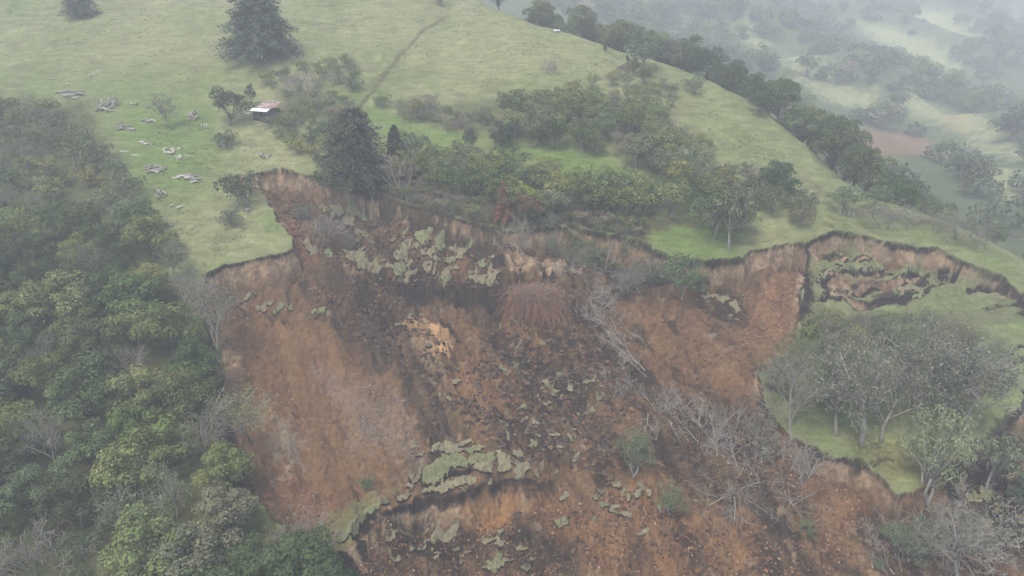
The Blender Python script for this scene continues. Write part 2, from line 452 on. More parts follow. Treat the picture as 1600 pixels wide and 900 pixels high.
P_([(1480, 745), (1560, 740), (1600, 660), (1600, 860), (1520, 840)], DARK, 0.7, 1, 1.5)
P_([(1535, 700), (1570, 640), (1590, 650), (1575, 740), (1530, 740)], DARK, 0.8, .6, 1)
P_([(1570, 700), (1600, 650), (1600, 760), (1570, 780)], C(100, 92, 66), 0.6, 1, 1.5, s=0.3)
P_([(640, 830), (780, 790), (860, 830), (940, 860), (1000, 900), (600, 900)], MUD, 0.45, 2, 3)
P_([(1000, 620), (1160, 640), (1200, 720), (1060, 690)], MUD, 0.55, 2, 3)
P_([(1080, 740), (1260, 730), (1250, 800), (1100, 800)], MUD, 0.5, 2, 3)
P_([(1060, 800), (1160, 800), (1180, 880), (1090, 880)], C(136, 98, 68), 0.5, 1.5, 2.5)
P_([(960, 760), (1060, 800), (1080, 900), (940, 900), (920, 820)], C(132, 92, 60), 0.55, 2, 3)
P_([(500, 810), (560, 780), (620, 760), (560, 820), (540, 870), (500, 850)], C(106, 104, 68), 0.75, 1, 1.2, s=0.2)

st_ = fbm(x + 0.45 * y, y * 0.10, 3.2, 4, 83)
mixc(sl, inn * sstep(0.05, 0.7, st_) * 0.34, C(122, 96, 70))
mixc(sl, inn * sstep(0.05, 0.6, -st_) * 0.34, C(64, 50, 42))
P_([(560, 302), (700, 348), (790, 392), (780, 420), (690, 378), (600, 340)], DARK, 0.7, 1, 1.5)
P_([(590, 425), (700, 440), (790, 452), (795, 482), (700, 475), (620, 470)], DARK, 0.8, 1.2, 2)
P_([(800, 560), (900, 580), (960, 600), (940, 630), (840, 620)], DARK, 0.6, 1.5, 2.5)
P_([(1010, 640), (1120, 650), (1190, 710), (1150, 725), (1040, 690)], DARK, 0.6, 1.5, 2.5)
# second scarp across the middle, the toe bench and its dark face
H1 = H.copy()
drop([(784, 386, 1.2, .7), (820, 392, 1.4, .7), (858, 404, 1.2, .7), (905, 417, .6, .7), (960, 428, .2, .8), (900, 450, .03, 6), (850, 455, .03, 6), (800, 450, .03, 6), (770, 420, .1, 4)], H1, jag=0.4, top=0.6)
drop([(556, 832, 1.4, .9), (570, 812, 1.8, 1.0), (600, 793, 2.0, 1.3), (650, 786, 2.2, 1.6), (690, 770, 2.4, 1.9), (730, 757, 2.5, 2.1), (770, 752, 2.4, 2.2), (830, 748, 1.1, 2.2), (870, 754, .4, 2.2), (930, 780, .2, 2.5), (1000, 840, .5, 2),
      (1000, 960, .2, 4), (560, 960, .2, 4), (540, 870, .6, 2)], H1, jag=0.95, top=1.7, wall_min=1.2)
drop([(640, 748, .7, .5), (690, 736, .9, .5), (735, 728, .9, .5), (745, 735, .5, .5), (720, 745, .3, .6), (680, 758, .2, .6), (645, 762, .3, .5)], H1, jag=0.3, top=2)
H2 = H.copy()
P_([(560, 830), (600, 800), (680, 790), (740, 775), (700, 800), (640, 820), (590, 850)], DARK, 0.85, 0.8, 1)
P_([(700, 795), (760, 770), (800, 780), (800, 815), (740, 825), (690, 815)], C(138, 98, 62), 0.85, 1, 1)
P_([(800, 790), (850, 770), (920, 800), (950, 850), (850, 840)], C(122, 84, 54), 0.6, 1.5, 2)
P_([(600, 840), (660, 830), (720, 860), (640, 870)], DARK, 0.7, 1, 1)
P_([(700, 830), (820, 820), (900, 850), (860, 890), (720, 870)], DARK, 0.5, 1.5, 2)

# the slumped pasture on the right: blocks dropped down but still turfed
drop([(1258, 385, 2.5, .9), (1270, 372, 3.2, .9), (1288, 362, 3.4, .9), (1300, 359, 3.6, .9), (1340, 363, 3.6, .9), (1398, 379, 3.8, 1), (1431, 385, 3.8, 1), (1465, 386, 3.8, 1), (1499, 403, 3.6, 1), (1533, 417, 3.2, .9),
      (1562, 428, 2.8, .8), (1582, 447, 1.8, .7), (1600, 462, .6, .6), (1600, 500, .1, 6), (1560, 560, .1, 10), (1400, 560, .2, 10), (1250, 530, .3, 6), (1250, 460, 1.2, 6), (1262, 415, 2.2, 2)], H2, jag=0.55, top=2.0)
H3 = H.copy()
def crack(pts, width, depth, c=DARK):
    P = to_ground(pts, H3)
    s2 = window(P, width * 4 + 2)
    d = line_dist(P, s2) + 0.8 * (n3[s2] * 0.7 + n4[s2] * 0.9) - 0.1
    m = np.exp(-np.clip(d, 0, None) ** 2 / (width * 0.6) ** 2)
    H[s2] -= depth * m
    k = sstep(0.25, 0.6, m)
    mixc(s2, k, c); soil[s2] = np.maximum(soil[s2], k)
def step(pts_top, fall, reach, run=.5, top=1.0):
    """a turf block dropped below a small secondary scarp: crest polyline plus a reach down slope in pixels"""
    n = len(pts_top)
    v = [(a, b, fall * (0.35 if i in (0, n - 1) else 1), run) for i, (a, b) in enumerate(pts_top)]
    v += [(a, b + reach, 0.03, 3) for a, b in pts_top[::-1]]
    drop(v, H3, jag=0.35, top=top, wall_min=0.25)
mixs = lambda pts, c, st: patch(pts, c, st, 1, 1, s=0.0)
mixs([(1292, 382), (1330, 378), (1365, 392), (1300, 398)], GREEN, 0.8)
mixs([(1270, 405), (1360, 408), (1440, 425), (1540, 440), (1590, 470), (1590, 560), (1400, 560), (1262, 540)], C(98, 102, 68), 0.85)
step([(1286, 392), (1310, 396), (1340, 398), (1365, 400)], 1.2, 16)
step([(1290, 422), (1310, 424), (1345, 420), (1380, 421), (1415, 424)], 0.8, 14)
step([(1285, 432), (1305, 436), (1330, 443), (1370, 440), (1400, 428), (1430, 424), (1447, 430)], 1.25, 22, .6)
step([(1290, 455), (1310, 452), (1330, 464), (1360, 472), (1390, 462), (1430, 455)], 1.3, 18)
step([(1380, 452), (1410, 458), (1440, 454), (1455, 448)], 0.8, 12)
step([(1510, 448), (1530, 444), (1560, 448), (1575, 455)], 0.9, 12)
P_([(1300, 438), (1400, 434), (1420, 448), (1330, 456)], C(104, 80, 64), 0.7, .6, .8, s=.8)
P_([(1360, 462), (1410, 452), (1440, 462), (1400, 478)], DARK, 0.8, .8, .8, s=.8)
for pts, w_, dp in (([(1288, 421), (1305, 418), (1320, 421), (1345, 418), (1375, 421)], .45, .6), ([(1270, 442), (1290, 436), (1300, 430)], .45, .6), ([(1252, 425), (1262, 440), (1272, 443)], .5, .6),
                    ([(1420, 426), (1450, 430), (1480, 428)], .5, .6), ([(1450, 440), (1475, 442), (1490, 436)], .5, .6), ([(1545, 482), (1562, 476), (1580, 478), (1600, 462)], .7, 1.0),
                    ([(1500, 548), (1515, 534), (1530, 526)], .4, .5), ([(1530, 580), (1560, 560), (1600, 540)], .4, .5), ([(1550, 585), (1580, 565), (1600, 560)], .6, .7), ([(1270, 470), (1290, 462), (1310, 468)], .5, .6),
                    ([(1490, 735), (1495, 720), (1488, 708)], .35, .5), ([(1460, 728), (1480, 718), (1500, 716)], .3, .4), ([(1365, 724), (1380, 716), (1400, 718)], .4, .5), ([(1510, 695), (1530, 688), (1545, 692)], .4, .5),
                    ([(1300, 446), (1290, 455), (1283, 470)], .5, .7), ([(1480, 750), (1500, 744), (1530, 744)], .6, .8)):
    crack(pts, w_, dp)
# hole where a tree stood, beside the upper scarp
crack([(346, 281), (356, 277), (372, 275)], 1.2, 1.0, C(60, 46, 42))

# forest floors under the trees
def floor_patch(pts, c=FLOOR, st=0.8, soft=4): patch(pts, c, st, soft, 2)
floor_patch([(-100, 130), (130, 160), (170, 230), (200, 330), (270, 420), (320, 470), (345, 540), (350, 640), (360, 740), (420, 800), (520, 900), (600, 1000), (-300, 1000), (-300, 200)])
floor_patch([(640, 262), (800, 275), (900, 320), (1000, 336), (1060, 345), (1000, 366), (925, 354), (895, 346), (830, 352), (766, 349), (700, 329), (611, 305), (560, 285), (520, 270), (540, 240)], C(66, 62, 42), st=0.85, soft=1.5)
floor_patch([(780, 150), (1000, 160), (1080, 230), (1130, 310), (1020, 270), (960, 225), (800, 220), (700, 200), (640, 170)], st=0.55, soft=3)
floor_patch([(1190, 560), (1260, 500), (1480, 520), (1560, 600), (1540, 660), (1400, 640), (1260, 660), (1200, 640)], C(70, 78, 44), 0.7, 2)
P_([(1330, 670), (1420, 690), (1500, 700), (1470, 750), (1400, 755), (1340, 712)], C(112, 108, 62), 0.5, 1, 1)
P_([(1235, 686), (1262, 699), (1300, 713), (1332, 717), (1365, 731), (1389, 753), (1402, 771), (1398, 790), (1372, 764), (1340, 738), (1300, 728), (1258, 712)], DARK, 0.85, .5, .8)
P_([(1482, 757), (1510, 748), (1560, 730), (1600, 700), (1600, 800), (1540, 800), (1500, 780)], DARK, 0.75, .8, 1.2)
P_([(1390, 800), (1420, 790), (1450, 800), (1440, 840), (1400, 840)], DARK, 0.6, 1, 1.2)
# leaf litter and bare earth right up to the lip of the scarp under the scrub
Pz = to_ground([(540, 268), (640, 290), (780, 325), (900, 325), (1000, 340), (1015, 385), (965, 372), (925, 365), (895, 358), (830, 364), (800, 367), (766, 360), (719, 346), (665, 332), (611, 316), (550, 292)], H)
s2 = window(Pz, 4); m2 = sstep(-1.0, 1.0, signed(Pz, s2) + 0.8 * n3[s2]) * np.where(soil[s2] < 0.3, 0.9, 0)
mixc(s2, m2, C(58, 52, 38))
HG = H

# ------------------------------------------------------------------ the ground mesh
def link(name, me, mats, parent=None):
    o = bpy.data.objects.new(name, me)
    COL.objects.link(o)
    for m in (mats if isinstance(mats, (list, tuple)) else [mats]): me.materials.append(m)
    if parent is not None: o.parent = parent
    return o

def mesh_np(name, V, F, smooth=False, mat_idx=None):
    """F: (n,3) or (n,4) integer array"""
    me = bpy.data.meshes.new(name)
    V = np.ascontiguousarray(V, np.float32); F = np.ascontiguousarray(F, np.int32)
    k = F.shape[1]
    me.vertices.add(len(V)); me.vertices.foreach_set('co', V.ravel())
    me.loops.add(F.size); me.loops.foreach_set('vertex_index', F.ravel())
    me.polygons.add(len(F)); me.polygons.foreach_set('loop_start', np.arange(0, F.size, k, dtype=np.int32))
    if mat_idx is not None: me.polygons.foreach_set('material_index', np.ascontiguousarray(mat_idx, np.int32))
    me.polygons.foreach_set('use_smooth', np.full(len(F), smooth))
    me.update(calc_edges=True)
    return me

def set_col(me, rgb, a, name='tint'):
    at = me.color_attributes.new(name, 'FLOAT_COLOR', 'POINT')
    d = np.ones((len(rgb), 4), np.float32); d[:, :3] = rgb; d[:, 3] = a
    at.data.foreach_set('color', d.ravel())

def N(nt, typ, **kw):
    n = nt.nodes.new(typ)
    for k, v in kw.items():
        if k in n.inputs: n.inputs[k].default_value = v
        else: setattr(n, k, v)
    return n

def new_mat(name, rough=0.9, spec=0.15):
    m = bpy.data.materials.new(name); m.use_nodes = True
    nt = m.node_tree; b = nt.nodes['Principled BSDF']
    b.inputs['Roughness'].default_value = rough
    b.inputs['Specular IOR Level'].default_value = spec
    return m, nt, b

def ground_material():
    m, nt, b = new_mat('ground', 0.95, 0.1)
    L = nt.links.new
    at = N(nt, 'ShaderNodeAttribute'); at.attribute_name = 'tint'
    geo = N(nt, 'ShaderNodeNewGeometry')
    def noise(scale, detail, sx=1, sy=1, sz=1):
        mp = N(nt, 'ShaderNodeMapping'); mp.inputs['Scale'].default_value = (sx, sy, sz)
        L(geo.outputs['Position'], mp.inputs['Vector'])
        n = N(nt, 'ShaderNodeTexNoise', Scale=scale, Detail=detail, Roughness=0.65)
        L(mp.outputs['Vector'], n.inputs['Vector']); return n.outputs['Fac']
    def ramp(src, lo, hi):
        r = N(nt, 'ShaderNodeMapRange'); r.inputs['From Min'].default_value = 0.28; r.inputs['From Max'].default_value = 0.72
        r.inputs['To Min'].default_value = lo; r.inputs['To Max'].default_value = hi; L(src, r.inputs['Value']); return r.outputs['Result']
    fine = noise(1.3, 6); mid = noise(0.28, 4); terr = noise(0.55, 5, 0.35, 1.0, 1.6); streak = noise(0.9, 5, 1, 1, 0.4)
    g = N(nt, 'ShaderNodeMath', operation='MULTIPLY'); g0 = N(nt, 'ShaderNodeMath', operation='MULTIPLY'); L(ramp(fine, 0.74, 1.26), g0.inputs[0]); L(ramp(terr, 0.72, 1.28), g0.inputs[1]); L(g0.outputs[0], g.inputs[0]); L(ramp(mid, 0.84, 1.16), g.inputs[1])
    s = N(nt, 'ShaderNodeMath', operation='MULTIPLY'); L(ramp(fine, 0.62, 1.38), s.inputs[0]); L(ramp(streak, 0.74, 1.26), s.inputs[1])
    mx = N(nt, 'ShaderNodeMix'); mx.data_type = 'FLOAT'
    L(at.outputs['Alpha'], mx.inputs[0]); L(g.outputs[0], mx.inputs[2]); L(s.outputs[0], mx.inputs[3])
    vm = N(nt, 'ShaderNodeVectorMath', operation='SCALE')
    L(at.outputs['Color'], vm.inputs[0]); L(mx.outputs[0], vm.inputs['Scale'])
    L(vm.outputs['Vector'], b.inputs['Base Color'])
    bump = N(nt, 'ShaderNodeBump', Strength=0.6, Distance=0.35)
    bs = N(nt, 'ShaderNodeMath', operation='MULTIPLY_ADD'); L(terr, bs.inputs[0]); bs.inputs[1].default_value = 1.2; L(fine, bs.inputs[2]); L(bs.outputs[0], bump.inputs['Height']); L(bump.outputs['Normal'], b.inputs['Normal'])
    return m

V = np.stack([GX, GY, H], -1).reshape(-1, 3)
idx = np.arange(NR * NT, dtype=np.int32).reshape(NR, NT)
F = np.stack([idx[:-1, :-1], idx[:-1, 1:], idx[1:, 1:], idx[1:, :-1]], -1).reshape(-1, 4)
gme = mesh_np('hillside', V, F, True)
# bare earth is brown ochre rather than red
lum = col.mean(-1, keepdims=True)
sm = np.clip(soil, 0, 1)[..., None] * 0.12
col = col * (1 - sm) + lum * np.array([1.15, 1.0, 0.8]) * sm
sk = np.clip(soil, 0, 1)[..., None]
col = col * (1 - sk) * np.array([0.90, 0.93, 0.92]) + col * np.array([0.84, 0.86, 0.76]) * sk
set_col(gme, np.clip(col.reshape(-1, 3), 0, 1), np.clip(soil.reshape(-1), 0, 1))
ground = link('hillside_terrain', gme, ground_material())
ground['kind'] = 'structure'

# ------------------------------------------------------------------ mist filling the air of the valley
def haze_box():
    x0, x1, y0, y1 = -2900.0, 2900.0, -80.0, 2650.0
    z0, z1 = float(H.min()) - 1.0, max(float(H.max()) + 25, CAMZ + 8)
    V = [(x, y, z) for x in (x0, x1) for y in (y0, y1) for z in (z0, z1)]
    F = [(0, 1, 3, 2), (4, 6, 7, 5), (0, 4, 5, 1), (2, 3, 7, 6), (0, 2, 6, 4), (1, 5, 7, 3)]
    me = bpy.data.meshes.new('haze'); me.from_pydata(V, [], F); me.update()
    m = bpy.data.materials.new('mist'); m.use_nodes = True
    nt = m.node_tree
    nt.nodes.remove(nt.nodes['Principled BSDF'])
    v = nt.nodes.new('ShaderNodeVolumePrincipled')
    v.inputs['Color'].default_value = (0.95, 0.975, 1.0, 1)
    v.inputs['Density'].default_value = HAZE
    v.inputs['Anisotropy'].default_value = 0.0
    nt.links.new(v.outputs[0], nt.nodes['Material Output'].inputs['Volume'])
    o = link('haze', me, m); o['kind'] = 'stuff'
    return o
HAZE = 0.00072
haze_box()
# ------------------------------------------------------------------ helpers for things
rng = np.random.default_rng(7)
def G(px, py):
    x, y = hit(px, py, HG)
    return Vector((x, y, height(x, y)))
def pxm(p):
    """metres per photo pixel at a point"""
    return (p - Vector((0, 0, CAMZ))).length / FPX
def tag(o, label, cat, group=None):
    o['label'] = label; o['category'] = cat
    if group: o['group'] = group
    return o
def empty(name, loc=(0, 0, 0)):
    o = bpy.data.objects.new(name, None); COL.objects.link(o)
    o.location = loc; o.empty_display_size = 0.3
    return o
def copy_tree(root):
    c = root.copy(); COL.objects.link(c)
    for ch in root.children:
        d = ch.copy(); COL.objects.link(d); d.parent = c
        for g in ch.children:
            e = g.copy(); COL.objects.link(e); e.parent = d
    return c
def lin(r, g, b): return tuple(C(r, g, b)) + (1.0,)

# materials whose base colour comes from the object's own colour, so every plant keeps its own tint
def tint_material(name, lo=0.7, hi=1.3, rough=0.85, noise_scale=0.9, use_attr=True, trans=0.0):
    m, nt, b = new_mat(name, rough, 0.12)
    L = nt.links.new
    oi = N(nt, 'ShaderNodeObjectInfo')
    tc = N(nt, 'ShaderNodeTexCoord')
    n = N(nt, 'ShaderNodeTexNoise', Scale=noise_scale, Detail=3.0)
    L(tc.outputs['Object'], n.inputs['Vector'])
    r = N(nt, 'ShaderNodeMapRange'); r.inputs['From Min'].default_value = 0.3; r.inputs['From Max'].default_value = 0.7
    r.inputs['To Min'].default_value = lo; r.inputs['To Max'].default_value = hi
    L(n.outputs['Fac'], r.inputs['Value'])
    v = N(nt, 'ShaderNodeVectorMath', operation='SCALE')
    L(oi.outputs['Color'], v.inputs[0]); L(r.outputs['Result'], v.inputs['Scale'])
    out = v.outputs['Vector']
    if use_attr:
        at = N(nt, 'ShaderNodeAttribute'); at.attribute_name = 'tint'
        v2 = N(nt, 'ShaderNodeVectorMath', operation='MULTIPLY')
        L(out, v2.inputs[0]); L(at.outputs['Color'], v2.inputs[1]); out = v2.outputs['Vector']
    L(out, b.inputs['Base Color'])
    if trans:
        tr = N(nt, 'ShaderNodeBsdfTranslucent'); L(out, tr.inputs['Color'])
        ms = N(nt, 'ShaderNodeMixShader'); ms.inputs[0].default_value = trans
        L(b.outputs[0], ms.inputs[1]); L(tr.outputs[0], ms.inputs[2]); L(ms.outputs[0], nt.nodes['Material Output'].inputs['Surface'])
    return m
LEAF = tint_material('leaf', 0.75, 1.25, 0.7, 0.5, True, 0.2)
def bark_material(name, c, amp=0.35):
    m, nt, b = new_mat(name, 0.9, 0.1)
    L = nt.links.new
    tc = N(nt, 'ShaderNodeTexCoord'); n = N(nt, 'ShaderNodeTexNoise', Scale=2.5, Detail=4.0)
    L(tc.outputs['Object'], n.inputs['Vector'])
    mx = N(nt, 'ShaderNodeMix'); mx.data_type = 'RGBA'
    mx.inputs[6].default_value = tuple(np.array(c) * (1 - amp)) + (1,); mx.inputs[7].default_value = tuple(np.clip(np.array(c) * (1 + amp), 0, 1)) + (1,)
    L(n.outputs['Fac'], mx.inputs[0]); L(mx.outputs[2], b.inputs['Base Color'])
    return m
BARK = bark_material('bark_grey', C(104, 98, 88))
PALE = bark_material('bark_pale', C(140, 135, 124), 0.3)
LICHEN = bark_material('bark_lichen', C(128, 124, 114), 0.3)
REDTWIG = bark_material('dry_red_twigs', C(132, 100, 82), 0.45)
BROWNTWIG = bark_material('dry_brown_twigs', C(92, 70, 60), 0.35)
ROOTS = bark_material('root_earth', C(62, 48, 40), 0.4)

# ------------------------------------------------------------------ branches and leaves
class Geo:
    def __init__(s): s.V = []; s.F = []; s.M = []; s.K = []; s.n = 0
    def add(s, V, F, mat=0, tint=1.0):
        V = np.asarray(V, float); F = np.asarray(F, int)
        s.V.append(V); s.F.append(F + s.n); s.M.append(np.full(len(F), mat)); s.n += len(V)
        s.K.append(np.broadcast_to(np.asarray(tint, float).reshape(-1, 1) if np.ndim(tint) else np.full((1, 1), tint), (len(V), 1)))
    def tube(s, P, R, k=5, mat=0, cap=True):
        P = np.asarray(P, float); R = np.asarray(R, float); n = len(P)
        D = np.gradient(P, axis=0); D /= np.linalg.norm(D, axis=1)[:, None] + 1e-9
        ref = np.where(np.abs(D[:, 2:3]) > 0.9, np.array([[1., 0, 0]]), np.array([[0., 0, 1]]))
        U = np.cross(D, ref); U /= np.linalg.norm(U, axis=1)[:, None] + 1e-9
        W = np.cross(D, U)
        a = np.arange(k) * 2 * np.pi / k
        V = P[:, None, :] + R[:, None, None] * (np.cos(a)[None, :, None] * U[:, None, :] + np.sin(a)[None, :, None] * W[:, None, :])
        i = np.arange(n - 1)[:, None] * k; j = np.arange(k)[None, :]; j2 = (j + 1) % k
        F = np.stack([i + j, i + j2, i + k + j2, i + k + j], -1).reshape(-1, 4)
        V = V.reshape(-1, 3)
        if cap:
            V = np.r_[V, P[:1], P[-1:]]
            c0, c1 = n * k, n * k + 1
            jj = np.arange(0, k)
            F = np.r_[F, np.stack([np.full(k, c0), (jj + 1) % k, jj, np.full(k, c0)], -1)[:, [0, 1, 2, 2]],
                      np.stack([np.full(k, c1), (n - 1) * k + jj, (n - 1) * k + (jj + 1) % k], -1)[:, [0, 1, 2, 2]]]
        s.add(V, F, mat)
    def leaves(s, P, Nn, size, mat=0, r=rng, tint=(0.75, 1.3), aspect=0.7):
        n = len(P); Nn = Nn / (np.linalg.norm(Nn, axis=1)[:, None] + 1e-9)
        A = np.cross(Nn, r.normal(size=(n, 3))); A /= np.linalg.norm(A, axis=1)[:, None] + 1e-9
        B = np.cross(Nn, A)
        sz = (size * r.uniform(0.6, 1.35, n))[:, None] * 0.5
        a = A * sz; b = B * sz * aspect
        bend = Nn * sz * 0.35
        V = np.stack([P - a, P - b + bend, P + a, P + b + bend], 1).reshape(-1, 3)
        F = np.arange(4 * n).reshape(n, 4)
        t = np.repeat(r.uniform(*tint, n), 4)
        s.add(V, F, mat, t)
    def mesh(s, name):
        V = np.concatenate(s.V); F = np.concatenate(s.F); M = np.concatenate(s.M); K = np.concatenate(s.K)
        # split degenerate quads back into triangles
        me = bpy.data.meshes.new(name)
        tri = F[:, 2] == F[:, 3]
        ln = np.where(tri, 3, 4)
        flat = F.ravel()[np.stack([np.ones(len(F), bool)] * 3 + [~tri], 1).ravel()]
        st = np.r_[0, np.cumsum(ln)[:-1]]
        me.vertices.add(len(V)); me.vertices.foreach_set('co', V.astype(np.float32).ravel())
        me.loops.add(len(flat)); me.loops.foreach_set('vertex_index', flat.astype(np.int32))
        me.polygons.add(len(F)); me.polygons.foreach_set('loop_start', st.astype(np.int32))
        me.polygons.foreach_set('material_index', M.astype(np.int32))
        me.update(calc_edges=True)
        set_col(me, np.repeat(K, 3, 1), np.ones(len(V)))
        return me

def unit(v): return v / (np.linalg.norm(v) + 1e-9)

def branch_path(p, d, L, r, n=4, wob=0.12, up=0.0, sag=0.0):
    pts = [p]; d = unit(d)
    for i in range(n):
        d = unit(d + r.normal(size=3) * wob + np.array([0, 0, up - sag * i]))
        pts.append(pts[-1] + d * L / n)
    return np.array(pts), d

def grow(gt, gc, r, p, d, L, rad, lvl, top, spec, tips):
    P, dend = branch_path(p, d, L, r, 5 if lvl == 0 else 4, spec['wob'], spec['up'] if lvl else 0.02, spec.get('sag', 0) if lvl > 1 else 0)
    e = 0.55 if lvl < top else 0.35
    R = rad * np.linspace(1, e, len(P)) ** 1.0
    if lvl == 0: R[0] *= 1.45
    g = gt if lvl <= 1 else gc
    g.tube(P, R, 7 if lvl == 0 else (5 if lvl == 1 else 3), 0, cap=lvl <= 1)
    if lvl == top:
        tips.append((P[-1], dend)); tips.append((P[len(P) // 2], dend)); return
    nch = spec['n'][lvl]
    for i in range(nch):
        lo = spec['start'][min(lvl, len(spec['start']) - 1)]
        f = lo + (1 - lo) * (i + r.uniform(0.2, 0.9)) / nch
        k = min(int(f * (len(P) - 1)), len(P) - 2); w = f * (len(P) - 1) - k
        q = P[k] * (1 - w) + P[k + 1] * w
        dl = unit(P[k + 1] - P[k])
        az = (i * 2.4 + r.uniform(-0.5, 0.5))
        side = np.cross(dl, [0.3, 0.9, 0.2]); side = unit(side); s2 = np.cross(dl, side)
        ang = math.radians(r.uniform(*spec['ang'][min(lvl, len(spec['ang']) - 1)]))
        nd = dl * math.cos(ang) + (side * math.cos(az) + s2 * math.sin(az)) * math.sin(ang)
        nd = nd * np.array([1, 1, spec.get('flat', 1.0)])
        rr = max(rad * (1 - 0.45 * f) * spec['rad'], spec['tw'])
        grow(gt, gc, r, q, nd, L * spec['len'][min(lvl, len(spec['len']) - 1)] * r.uniform(0.7, 1.15), rr, lvl + 1, top, spec, tips)

def bare_proto(seed, Hh=10, spec=None, leaves=0, leaf=0.3, bark=PALE, name='tree', twig=None, levels=4, trunk_f=0.6):
    r = np.random.default_rng(seed)
    sp = dict(wob=0.13, up=0.10, n=[6, 5, 4, 3], start=[0.4, 0.25, 0.2], ang=[(28, 55), (30, 60), (25, 60)], rad=0.6, len=[0.62, 0.6, 0.55, 0.5], tw=0.028)
    if spec: sp.update(spec)
    gt, gc, tips = Geo(), Geo(), []
    for st in range(sp.get('stems', 1)):
        a = r.uniform(0, 6.28); lean = sp.get('lean', 0.05) * r.uniform(0.5, 1.5)
        grow(gt, gc, r, np.array([0.25 * math.cos(a) * (sp.get('stems', 1) > 1), 0.25 * math.sin(a) * (sp.get('stems', 1) > 1), -0.5]), np.array([lean * math.cos(a), lean * math.sin(a), 1]), Hh * trunk_f, Hh * sp.get('trunk_r', 0.02), 0, levels, sp, tips)
    if leaves:
        T_ = np.array([t[0] for t in tips]); k = r.integers(0, len(T_), leaves)
        P = T_[k] + r.normal(size=(leaves, 3)) * Hh * 0.03
        gc.leaves(P, r.normal(size=(leaves, 3)) + [0, 0, 0.7], leaf, 1, r)
    return gt.mesh(name + '_trunk'), gc.mesh(name + '_crown'), [bark], [twig or bark, LEAF]

def leafy_proto(seed, Hh=12, R=6, leaf=0.5, dens=1.3, lobes=26, base=0.35, flat=1.0, bark=BARK, lr=(0.24, 0.36), name='tree', stems=1, twigs=30):
    """broad crown made of many small leaves gathered in clumps on real limbs"""
    r = np.random.default_rng(seed)
    gt, gc = Geo(), Geo()
    zc = Hh * (base + (1 - base) * 0.45); rz = Hh * (1 - base) * 0.52 * flat
    cen, rad = [], []
    for i in range(lobes * 4):
        if len(cen) >= lobes: break
        u = r.normal(size=3); u /= np.linalg.norm(u)
        if u[2] < -0.35: u[2] *= -0.6
        f = r.uniform(0.45, 0.86) if r.random() < 0.85 else r.uniform(0, 0.4)
        c = np.array([u[0] * R * f, u[1] * R * f, zc + u[2] * rz * f])
        rr = R * r.uniform(*lr)
        if any(np.linalg.norm(c - c2) < 0.74 * (rr + r2) for c2, r2 in zip(cen, rad)): continue
        cen.append(c); rad.append(rr)
    for st in range(stems):
        top = np.array([r.normal() * R * 0.12, r.normal() * R * 0.12, Hh * (base + 0.2)])
        b0 = np.array([0, 0, -0.8]) + (r.normal(size=3) * [0.4, 0.4, 0] if stems > 1 else 0)
        P = np.array([b0, b0 * 0.6 + top * 0.4 + r.normal(size=3) * [0.2, 0.2, 0], top])
        gt.tube(P, np.array([0.028, 0.02, 0.014]) * Hh, 7)
    for c in cen[:twigs]:
        a = np.array([0, 0, Hh * r.uniform(base * 0.7, base + 0.15)])
        m = (a + c) / 2 + r.normal(size=3) * [0.3, 0.3, 0.15] - [0, 0, 0.1]
        gt.tube(np.array([a, m, c]), np.array([0.011, 0.007, 0.003]) * Hh, 4)
    for c, rr in zip(cen, rad):
        n = int(dens * 3.6 * rr * rr / (leaf * leaf * 0.35))
        u = r.normal(size=(n, 3)); u /= np.linalg.norm(u, axis=1)[:, None]
        u[:, 2] = np.where(u[:, 2] < -0.3, -u[:, 2], u[:, 2])
        # ragged shell
        f = r.uniform(0.72, 1.0, n) + 0.16 * np.sin(u[:, 0] * 7 + c[0] * 3) * np.sin(u[:, 1] * 6 + c[1] * 2)
        gap = np.sin(u[:, 0] * 5 + c[1]) + np.sin(u[:, 1] * 5.5 + c[2]) + np.sin(u[:, 2] * 6 + c[0])
        keep = (gap > -1.25) | (r.random(n) < 0.3)
        P = c + u * (rr * f)[:, None] * [1, 1, 0.88]
        Nn = u * 1.0 + r.normal(size=(n, 3)) * 0.5 + [0, 0, 0.45]
        gc.leaves(P[keep], Nn[keep], leaf, 0, r)
    n = int(lobes * 12)
    P = np.array(cen)[r.integers(0, len(cen), n)] * [0.7, 0.7, 0.9] + r.normal(size=(n, 3)) * R * 0.12
    gc.leaves(P, r.normal(size=(n, 3)), leaf * 1.2, 0, r)
    return gt.mesh(name + '_trunk'), gc.mesh(name + '_crown'), [bark], [LEAF]

